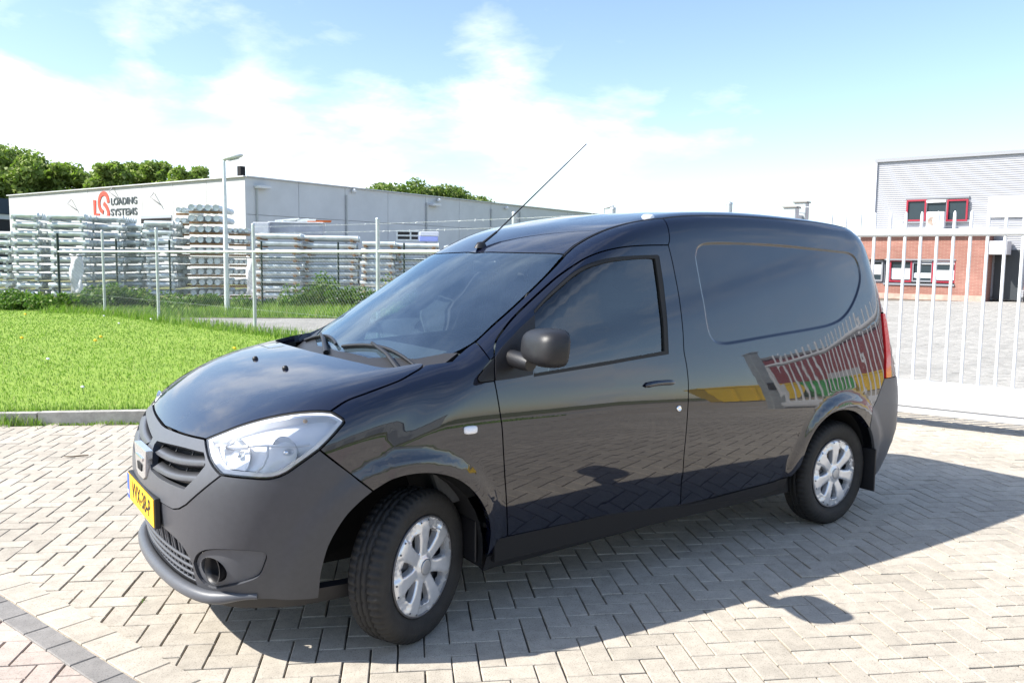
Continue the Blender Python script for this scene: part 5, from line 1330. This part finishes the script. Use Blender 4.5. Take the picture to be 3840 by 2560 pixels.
for (u, q, lab) in ((160, 24.2, 'white plastic sheet hanging at the left stacks'), (566, 25.6, 'white plastic sheet hanging beside the nearest galvanised post')):
    c0 = on_q(u, 640, q); g = MB(); V = []
    for i in range(9):
        for k in range(5): V.append((k*.10+.03*math.sin(i*1.3+k), .06*math.sin(i*.9+k*1.7), 1.3-i*.16+.03*math.cos(k*2)))
    sh = g.raw(V, [(i*5+k, i*5+k+1, (i+1)*5+k+1, (i+1)*5+k) for i in range(8) for k in range(4)], True).build('plastic_sheet', WRAP, None, (c0[0], c0[1], max(.3, c0[2]-.7)), (0, 0, pa)); tag(sh, lab, 'sheet')
    sh.modifiers.new('thick', 'SOLIDIFY').thickness = .006
# ================================================================== BUILDINGS
def vert_plane(P, D):
    """returns fn(u, v photo px) -> (s along D, z) on the vertical plane through ground line P + s D"""
    def f(u, v):
        d = ray(u, v); A = np.array([[d[0], -D[0]], [d[1], -D[1]]]); t, s = np.linalg.solve(A, P-CAM[:2]); return s, CAM[2]+d[2]*t
    return f
K0 = np.array([13.98, 46.6]); DL = np.array([-.332, .943]); DR = np.array([.943, .332])
CON_LIT = mat('lit_concrete_panel', (.47, .475, .48), .8, noise=(.9, .05), bump=(40, .05)); CON_SHADE = mat('shaded_concrete_panel', (.56, .575, .59), .8, noise=(.7, .06), bump=(40, .05))  # one concrete in two copies: sunlit wall toned down, shaded wall painted lighter
SEAM = mat('panel_joint', (.36, .37, .38), .8); LOGO_R = mat('logo_red', (.78, .075, .045), .5); LOGO_D = mat('logo_grey', (.075, .09, .10), .5)
ware = thing('warehouse', 'low white concrete panel warehouse with red and grey lettering', 'warehouse', (*K0, 0))
HT = 6.42; LL = 31.0; LR = 62.0
def wframe(D, N):      # local frame: x along D, y outward N, z up  (relative to K0)
    return Matrix(((D[0], N[0], 0, 0), (D[1], N[1], 0, 0), (0, 0, 1, 0), (0, 0, 0, 1)))
NL = np.array([-.943, -.332]); NR = np.array([.332, -.943]); ML = wframe(DL, NL); MR = wframe(DR, NR)
fL = vert_plane(K0, DL); fR = vert_plane(K0, DR)
MB().box((15.5, -.30, HT/2-.1), (LL-.4, .3, HT-.2), M=ML).box((LR/2, -.30, HT/2-.1), (LR-.4, .3, HT-.2), M=MR).build('wall_core', SEAM, ware)
ro = [K0, K0+DL*LL, K0+DL*LL+DR*LR, K0+DR*LR]
MB().raw([(*(p-K0), HT-.25) for p in ro], [(0, 3, 2, 1)]).build('roof', mat('roof_grey', (.35, .35, .36), .9), ware)
jl = [0]+[fL(u, 800)[0] for u in (776, 651, 535, 332, 240, 152)]+[LL]
for a, b in zip(jl[:-1], jl[1:]):
    MB().box(((a+b)/2, -.075, HT/2), (abs(b-a)-.035, .15, HT), M=ML).build('wall_panel', CON_LIT, ware)
jr = [0]+[fR(u, 850)[0] for u in (1122, 1295, 1455, 1595, 1722, 1840, 1948)]; jr += [jr[-1]+8, LR]
for a, b in zip(jr[:-1], jr[1:]):
    for z0, z1 in ((0, 2.1), (2.1, 4.2), (4.2, HT)):
        MB().box(((a+b)/2, -.075, (z0+z1)/2), (b-a-.035, .15, z1-z0-.025), M=MR).build('wall_panel', CON_SHADE, ware)
MB().box((LL/2, .0, HT+.03), (LL+.1, .32, .07), M=ML).build('coping', mat('coping_grey', (.52, .53, .54), .6), ware); MB().box((LR/2, .0, HT+.03), (LR, .32, .07), M=MR).build('coping', mat('coping_grey', (.52, .53, .54), .6), ware)
# opening with half-raised shutter on the lit wall
s0, z0 = fL(531, 832); s1, z1 = fL(645, 806)
sa, sb = min(s0, s1), max(s0, s1)
op = MB().box(((sa+sb)/2, .02, 3.2), (sb-sa, .05, 2*(z1-3.2)), M=ML).build('loading_opening', mat('opening_grey', (.33, .36, .40), .5), ware)
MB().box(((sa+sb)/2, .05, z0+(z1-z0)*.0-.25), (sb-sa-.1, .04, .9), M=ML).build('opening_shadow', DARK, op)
for u in (960, 1296, 1597, 1840, 1948):    # downpipes on the shaded wall
    s, z = fR(u, 720); MB().tube([tuple(MR @ Vector((s, .10, .1))), tuple(MR @ Vector((s, .10, HT-.5)))], .055, 8).build('downpipe', mat('downpipe_grey', (.40, .42, .42), .5), ware)
for u, v in ((975, 703), (1622, 769)):
    s, z = fR(u, v); MB().box((s, .28, z), (.9, .5, .18), M=MR).build('wall_lamp', LAMPH, ware, bevel=.03)
for u, v in ((1320, 717), (1638, 751), (1893, 780)):
    s, z = fR(u, v); MB().lathe([(0, .16), (.12, .12), (.17, 0), (.12, -.12), (0, -.16)], 12, MR @ Matrix.Translation((s, .22, z))).build('camera_dome', WHITE, ware)
for u, v in ((283, 765), (595, 742), (440, 722)):
    s, z = fL(u, v); p = [tuple(ML @ Vector(q)) for q in ((s+.5, .05, z+.35), (s, .6, z), (s-.35, .05, z-.5))]; MB().tube(p, .04, 6).build('wall_bracket', mat('bracket_grey', (.35, .35, .35), .5), ware)
s, z = fL(828, 668)
MB().box((s, -1.5, HT+.45), (.35, .35, .9), M=ML).build('roof_flue', DARK, ware)
# lettering and logo, flat on the lit wall (the wall runs right to left along DL)
def logo_pt(a, b): s, z = fL(a/4.0, 700+b/4.0); return s, z
def wall_poly(pts, m, name, th=.04):
    q = [logo_pt(a, b) for a, b in pts]; return MB().prism([(s, z) for s, z in q], .0, th, ML @ Matrix(((1, 0, 0, 0), (0, 0, 1, .01), (0, 1, 0, 0), (0, 0, 0, 1)))).build(name, m, ware)
wall_poly([(1405, 198), (1442, 205), (1442, 402), (1500, 404), (1500, 452), (1417, 450)], LOGO_R, 'logo_letter')
def wall_stroke(pts, w, m, name):
    q = np.array([logo_pt(a, b) for a, b in pts]); q = smooth_line(q, .15); d = np.gradient(q, axis=0); d /= np.linalg.norm(d, axis=1, keepdims=True); n_ = np.stack([-d[:, 1], d[:, 0]], 1)
    L_ = q+n_*w/2; R2 = q-n_*w/2; k = len(q); V = []
    for dep_ in (.01, .05): V += [(s, dep_, z) for s, z in L_]+[(s, dep_, z) for s, z in R2]
    F = [(2*k+i, 2*k+i+1, 3*k+i+1, 3*k+i) for i in range(k-1)]+[(i, i+1, 2*k+i+1, 2*k+i) for i in range(k-1)]+[(k+i, k+i+1, 3*k+i+1, 3*k+i) for i in range(k-1)]
    MB().raw([tuple(ML @ Vector(v)) for v in V], F).build(name, m, ware)
wall_stroke([(1628, 240), (1622, 180), (1595, 118), (1560, 102), (1520, 125), (1495, 190), (1490, 250), (1500, 310), (1525, 360), (1556, 384)], .30, LOGO_R, 'logo_letter')
wall_stroke([(1560, 252), (1590, 285), (1615, 330), (1632, 390), (1632, 430), (1612, 466)], .30, LOGO_R, 'logo_letter')
for txt, (a0, b0_), (a1, b1_) in (('LOADING', (1668, 280), (2062, 262)), ('SYSTEMS', (1668, 438), (2065, 428))):
    sL, zL = logo_pt(a0, b0_); sR, zR = logo_pt(a1, b1_); _, zT = logo_pt(a0, b0_-100)
    X = ML @ Vector((sL, .03, (zL+zR)/2+.02)); ex = -DL
    M = Matrix(((ex[0], 0, NL[0], X[0]), (ex[1], 0, NL[1], X[1]), (0, 1, 0, X[2]), (0, 0, 0, 1)))
    cu_h = (zT-zL); o = text_mesh(txt, cu_h/.70, LOGO_D, 'sign_lettering', ware, Matrix.Identity(4), ext=.02, align='LEFT', bold=.012)
    wd = max(v.co.x for v in o.data.vertices); mnz = min(v.co.y for v in o.data.vertices)
    o.data.transform(Matrix.Translation((0, -mnz, 0))); o.data.transform(M @ Matrix.Diagonal((abs(sL-sR)/wd, 1, 1, 1)))
# dark shed at the far left
d0 = at_depth(-120, 960, 78); d1 = at_depth(74, 960, 84)
D_ = (d1-d0)[:2]; L_ = float(np.linalg.norm(D_)); shed = thing('dark_shed', 'dark navy shed with a white band at the left edge', 'shed', (d0[0], d0[1], 0), math.atan2(D_[1], D_[0]))
zz = lambda v: CAM[2]+(960-v)*80/FPX
MB().box((L_/2, 3, zz(740)/2+zz(800)/2), (L_, 6, zz(740)-zz(800))).build('upper_cladding', mat('navy_cladding', (.025, .045, .075), .6), shed)
MB().box((L_/2, 3.1, zz(800)/2+zz(820)/2), (L_, 6, zz(800)-zz(820)-.02)).build('white_band', mat('shed_white', (.6, .62, .64), .7), shed)
MB().box((L_/2, 3.2, zz(820)/2), (L_, 6, zz(820)-.02)).build('lower_wall', mat('shed_dark', (.03, .03, .035), .8), shed)
# ---- office building on the right
BL = np.array([36.3, 19.5]); BU = np.array([.275, -.962]); BN = np.array([-.962, -.275]); MBm = wframe(BU, BN)
fB = vert_plane(BL, BU); BRD = BL+BN*1.1; fW = vert_plane(BRD, BU)
kx_ = 784/2346
c4p = lambda a, b: (3056+a*kx_, 560+b*kx_); c5p = lambda a, b: (3056+a*kx_, 1084+b*kx_)
office = thing('office_building', 'grey ribbed office building with red window frames over a brick ground floor', 'building', (*BL, 0))
CLAD = mat('ribbed_cladding', (.40, .405, .43), .45, metal=.2); 
HB = (fB(*c4p(640, 122))[1]+fB(*c4p(2340, 55))[1])/2; LBu = 26.0
V = []; F = []; zbot = 0.2; pr_ = []
z = zbot
while z < HB: pr_ += [(z, 0), (z+.045, 0), (z+.055, .022), (z+.088, .022)]; z += .098
for x in (0.0, LBu): V += [tuple(MBm @ Vector((x, o_, zz_))) for zz_, o_ in pr_]
n_ = len(pr_); F = [(i, i+1, n_+i+1, n_+i) for i in range(n_-1)]
MB().raw(V, F).build('ribbed_wall', CLAD, office)
MB().box((LBu/2, -5.1, HB/2), (LBu-.1, 10, HB-.1), M=MBm).build('building_core', mat('core_grey', (.4, .4, .42), .8), office)
MB().box((LBu/2, -.02, HB+.03), (LBu+.2, .30, .16), M=MBm).build('roof_trim', mat('roof_trim_grey', (.30, .31, .33), .5), office)
MB().box((-.06, .0, HB/2), (.14, .22, HB), M=MBm).build('corner_trim', mat('corner_grey', (.55, .56, .6), .5), office)
def wall_brick_mat():
    m = bpy.data.materials.new('red_wall_brick'); m.use_nodes = True; T = NT(m.node_tree); b = T.n['Principled BSDF']
    tcx = T.add('ShaderNodeTexCoord').outputs['Object']
    br = T.add('ShaderNodeTexBrick'); br.inputs['Scale'].default_value = 1.0; br.inputs['Brick Width'].default_value = .22; br.inputs['Row Height'].default_value = .065; br.inputs['Mortar Size'].default_value = .006
    br.inputs['Color1'].default_value = (.26, .11, .085, 1); br.inputs['Color2'].default_value = (.31, .14, .11, 1); br.inputs['Mortar'].default_value = (.36, .24, .19, 1)
    sp_ = T.sep(tcx); cb = T.add('ShaderNodeCombineXYZ'); T.put(cb.inputs[0], T.math('ADD', sp_[1], T.math('MULTIPLY', sp_[0], .6))); T.put(cb.inputs[1], sp_[2]); T.put(br.inputs['Vector'], cb.outputs[0])
    st = T.ramp(T.noise(tcx, .7, 5, .6), [(.35, (.80, .78, .75)), (.55, (1, 1, 1)), (.72, (1.25, 1.3, 1.3))])
    T.put(b.inputs['Base Color'], T.mix(1.0, br.outputs[0], st, 'MULTIPLY')); b.inputs['Roughness'].default_value = .9; return m
WBR = wall_brick_mat()
sR_, _ = fW(*c4p(1945, 1200)); zBt = fW(*c4p(1400, 950))[1]
WS0 = -.6
def wbox(name, s0, s1, z0, z1, w0, w1, m, parent=office, M=MBm, bevel=0):
    return MB().box(((s0+s1)/2, (w0+w1)/2, (z0+z1)/2), (abs(s1-s0), abs(w1-w0), abs(z1-z0)), M=M).build(name, m, parent, bevel=bevel)
# brick storey around the strip window
wt = fW(*c4p(1180, 1235))[1]; wb = fW(*c4p(1180, 1515))[1]; wl_, _ = fW(*c4p(780, 1300)); wr_, _ = fW(*c4p(1572, 1400))
wbox('brick_wall', WS0, sR_, wt, zBt, .0, 1.1, WBR); wbox('brick_wall', WS0, sR_, 0, wb, .0, 1.1, WBR)
wbox('brick_pier', wr_, sR_, wb, wt, .0, 1.1, WBR); wl0 = fW(*c4p(745, 1300))[0]
wbox('brick_pier', wl0, wl_, wb, wt, .0, .9, mat('dark_mullion', (.10, .11, .13), .5))
wbox('plinth', WS0, sR_, 0, .25, 1.1, 1.13, mat('plinth_stain', (.50, .33, .27), .9, noise=(2, .3)))
wbox('roof_strip', WS0-.2, sR_+.15, zBt, zBt+.22, -.1, 1.35, mat('strip_white', (.62, .62, .63), .6))
WRED = mat('window_red', (.30, .02, .04), .4); PANE = mat('office_pane', (.03, .045, .055), .10, spec=.25); BLIND = mat('blind_white', (.62, .64, .66), .7); SILLM = mat('sill_grey', (.22, .23, .25), .6)
def window(a, b, f, w, red=True, blind=None, parent=office):
    (s0, z1), (s1, z0) = f(*c4p(*a)), f(*c4p(*b)); s0, s1 = min(s0, s1), max(s0, s1); z0, z1 = min(z0, z1), max(z0, z1)
    p = wbox('window', s0, s1, z0, z1, w-.10, w-.06, PANE)
    fw = .075; m = WRED if red else SILLM
    for (x0, x1, y0, y1) in ((s0, s1, z1-fw, z1), (s0, s1, z0, z0+fw), (s0, s0+fw, z0+fw, z1-fw), (s1-fw, s1, z0+fw, z1-fw)): wbox('window_frame', x0, x1, y0, y1, w-.06, w+.012, m, p)
    if blind: wbox('blind', s0+fw, s1-fw, z0+fw+(z1-z0)*blind[0], z0+(z1-z0)*blind[1], w-.058, w-.050, BLIND, p)
window((835, 1240), (1075, 1490), fW, 1.02, True, (.05, .62)); window((1085, 1262), (1310, 1490), fW, 1.0, False, (.12, .45)); window((1312, 1240), (1572, 1500), fW, 1.02, True, (.05, .55))
window((620, 1245), (745, 1480), fW, .95, False, (.25, .8))
wbox('window_sill', wl_, wr_, wb-.05, wb+.04, 1.0, 1.16, SILLM); wbox('window_lintel', wl_, wr_, wt-.05, wt+.02, .95, 1.12, SILLM)
wbox('window_head', wl_+1.6, wl_+3.0, wt-.22, wt-.06, .9, 1.0, mat('head_white', (.8, .8, .8), .5))
window((1040, 572), (1250, 806), fB, .17, True); window((1252, 572), (1490, 806), fB, .15, False); window((1492, 568), (1715, 806), fB, .17, True)
s0, z0 = fB(*c4p(1000, 818)); s1, _ = fB(*c4p(1742, 818)); wbox('window_sill', s0, s1, z0-.06, z0+.05, .02, .16, SILLM)
s0, z1 = fB(*c4p(1025, 566)); s1, _ = fB(*c4p(1735, 566)); wbox('window_lintel', s0, s1, z1-.02, z1+.08, .02, .10, SILLM)
(s0, z1), (s1, z0) = fB(*c4p(1265, 574)), fB(*c4p(1475, 596)); wbox('window_head', s0, s1, z0, z1, .13, .20, mat('head_white', (.8, .8, .8), .5))
(s0, z1), (s1, z0) = fB(*c4p(1955, 545)), fB(*c4p(2700, 750)); sg = wbox('white_sign', s0, s1, z0, z1, .05, .12, mat('sign_white', (.84, .85, .86), .5))
# air conditioner on the flat roof strip
(s0, z1), (s1, z0) = fW(*c4p(1240, 787)), fW(*c4p(1430, 915))
ac = thing('air_conditioner', 'white air conditioning unit with round fan under the upper office window', 'air conditioner', (*(BL+BU*s0+BN*.75), zBt+.22), math.atan2(BU[1], BU[0]))
Lw, Hh = s1-s0, max(z1-zBt-.22, .8)
MB().box((Lw/2, .0, Hh/2), (Lw, .40, Hh)).build('casing', WHITE, ac, bevel=.02)
Mf = Matrix.Translation((Lw*.34, -.205, Hh*.48)) @ Matrix.Rotation(R(90), 4, 'X')
MB().lathe([(0, .002), (Lw*.27, .002)], 28, Mf).build('fan_opening', mat('fan_brown', (.32, .18, .09), .7), ac)
for k in range(4): MB().lathe([(Lw*(.06+.055*k), .012), (Lw*(.068+.055*k), .020), (Lw*(.076+.055*k), .012)], 28, Mf).build('fan_guard', WHITE, ac)
MB().prism([(0, 0)]+[(Lw*.22*math.cos(q), Lw*.22*math.sin(q)) for q in np.linspace(-1.2, 1.2, 12)], .004, .010, Mf).build('fan_blade', mat('fan_pale', (.6, .6, .58), .5), ac)
# recess right of the brick wing
sC, zC1 = fW(*c4p(1955, 1030)); _, zC0 = fW(*c4p(1955, 1180)); sD, _ = fW(*c4p(2165, 1100))
wbox('canopy', sC+.05, sD, zC0, zC1, .1, 1.3, mat('canopy_grey', (.58, .58, .60), .6), bevel=.02)
wbox('entrance_door', sR_+.1, sR_+1.1, .1, 2.3, .03, .08, mat('door_dark', (.04, .045, .05), .5))
wbox('plinth_brick', sR_+1.3, LBu, .55, 1.1, .0, .14, WBR); wbox('basement_window', sR_+1.3, LBu, .0, .5, .03, .06, DARK)
for k in range(6): wbox('basement_mullion', sR_+2.0+k*1.2, sR_+2.08+k*1.2, .0, .5, .06, .10, SILLM)
# ---- what the van's side mirrors: red hall, yellow skips, pale sheds and a verge behind the camera
RUBR = mat('red_corrugated', (.20, .028, .03), .6)
def hall(c, size, rz, m, label, name='hall', rib=True, cat='building', roofm=None):
    t = thing(name, label, cat, (c[0], c[1], 0), rz); MB().box((0, 0, size[2]/2), size).build('wall', m, t)
    MB().box((0, 0, size[2]+.08), (size[0]+.2, size[1]+.2, .16)).build('roof', roofm or mat('roof_dark', (.2, .2, .21), .8), t)
    if rib:
        rm = MB().box((0, 0, size[2]/2), (.06, .06, size[2]-.1)).mesh('rib', m)
        for x in np.arange(-size[0]/2+.3, size[0]/2, .9): obj('rib', rm, t, (x, size[1]/2+.02, 0))
        for x in np.arange(-size[0]/2+4, size[0]/2-2, 6):
            d_ = MB().box((x, size[1]/2+.06, 1.6), (3.2, .06, 3.2)).build('roller_door', mat('roller_door_grey', (.35, .36, .38), .5), t)
    return t
hall((40, -12, 0), (26, 14, 5.2), R(62), RUBR, 'dark red corrugated hall mirrored in the rear side of the van')
hall((3, -52, 0), (36, 14, 5.0), R(4), mat('pale_hall', (.52, .53, .54), .7), 'pale grey hall mirrored in the van door')
hall((-32, -44, 0), (22, 12, 4.4), R(-18), mat('brick_hall', (.30, .17, .13), .85), 'brick hall mirrored in the front of the van door')
YEL = mat('skip_yellow', (.70, .47, .02), .45, noise=(3, .12)); GRN = mat('skip_green', (.03, .32, .06), .5)
def skip(c, rz, m, label, L=3.2, h=2.0):
    t = thing('skip', label, 'skip', (c[0], c[1], 0), rz, 'skips mirrored in the van side'); b = L/2
    prof = [(-b, h), (b, h), (b-.55, .12), (-b+.55, .12)]
    MB().prism(prof, -.8, .8, Matrix.Rotation(R(90), 4, 'X')).build('body', m, t); MB().box((0, -.82, h-.06), (L+.08, .08, .12)).box((0, .82, h-.06), (L+.08, .08, .12)).build('rim', m, t)
    for x in (-.6, 0, .6): MB().box((x, .83, h*.5), (.08, .06, h*.8)).build('rib', BLACK if m is GRN else m, t)
for k in range(5):
    p = np.array([15.6, -16.6])+np.array([2.75, 1.80])*(k*.85+1.2)
    skip(p, R(33), YEL if k != 1 else GRN, ['first', 'second', 'third', 'fourth', 'fifth', 'sixth', 'seventh'][k]+(' skip counted from the van, yellow' if k != 1 else ' skip counted from the van, green'))
vp = [(-40, -17), (10, -12.5), (11, -16), (-40, -24)]
sheet('verge', vp, .01, LAWNM)
g3 = scatter(vp, 9000); tag(blades('verge_grass', g3, rng.uniform(.06, .2, len(g3)), rng.uniform(.02, .05, len(g3)), .01, GRASS, .8), 'green verge behind the camera mirrored in the van door', 'grass')
# ================================================================== TREES
BARK = mat('tree_bark', (.11, .085, .06), .9, noise=(6, .3))
def tree(base, h, crown_w, label, n, m, leaf=.28, seed=0, trunk_frac=.3, squash=1.0, group='trees behind the warehouse'):
    t = thing('tree', label, 'tree', (base[0], base[1], 0), 0, group); g = MB(); rr = np.random.default_rng(seed)
    g.tube([(0, 0, -.2), (.1, 0, h*.25), (0, .1, h*.55), (.1, 0, h*.85)], [h*.03, h*.022, h*.014, h*.004], 8)
    cent = []; rad = []
    for k in range(64):
        a = rr.uniform(0, 2*math.pi); e = rr.uniform(.45, .95); w = crown_w*.50*math.sqrt(max(1-((e-.60)/.42)**2, .15))
        d = math.sqrt(rr.uniform(.02, 1.0))*w; c = np.array([math.cos(a)*d, math.sin(a)*d, e*h*.97]); cent.append(c); s = rr.uniform(.13, .21)*crown_w; rad.append((s, s, s*rr.uniform(.55, .85)*squash))
        if k < 12: g.tube([(0, 0, c[2]*.55), (c[0]*.5, c[1]*.5, c[2]*.8), tuple(c)], [h*.010, h*.006, h*.002], 5)
    g.build('trunk', BARK, t); V, F = leaf_cloud(np.array(cent), np.array(rad), n, leaf); obj('crown', quads_mesh('crown', V, F, m), t)
def tree_at(u0, u1, vtop, dist, label, m, seed, n=7000, **kw):
    uc = (u0+u1)/2*VS; p = at_depth(uc, 985, dist); w = (u1-u0)*dist/(FPX/VS); h = 1.53+(598-vtop)*dist/(FPX/VS); tree(p, h, w*1.0, label, n, m, seed=seed, **kw)
tree_at(-50, 128, 346, 96, 'tallest leafy tree at the left edge behind the warehouse', LEAF, 1, 16000)
tree_at(98, 238, 381, 99, 'rounded tree behind the warehouse, second from the left edge', LEAF, 2, 12000)
tree_at(212, 308, 374, 95, 'narrow tree behind the warehouse above the red letters', LEAF, 3, 9000)
tree_at(284, 410, 373, 100, 'broad tree behind the warehouse left of the lamp post', LEAF, 4, 12000)
tree_at(382, 490, 382, 97, 'last tree of the left row, next to the lamp post', LEAF, 5, 9000)
tree_at(-130, -20, 372, 90, 'tree at the very left edge, mostly out of frame', LEAF, 12, 5000)
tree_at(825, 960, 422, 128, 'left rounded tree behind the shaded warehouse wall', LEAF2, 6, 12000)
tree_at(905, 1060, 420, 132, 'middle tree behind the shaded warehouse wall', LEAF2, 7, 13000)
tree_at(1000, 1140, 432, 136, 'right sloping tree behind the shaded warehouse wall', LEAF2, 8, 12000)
for k, (x, y, h_) in enumerate(((-24, -30, 9), (-14, -36, 10), (-40, -26, 11))):
    tree((x, y), h_, h_*.85, ['leafy tree behind the camera, nearest the brick hall', 'leafy tree behind the camera, nearest the pale hall', 'leafy tree behind the camera, farthest from the halls'][k], 4500, LEAF, seed=20+k, leaf=.3, group='trees mirrored in the van')
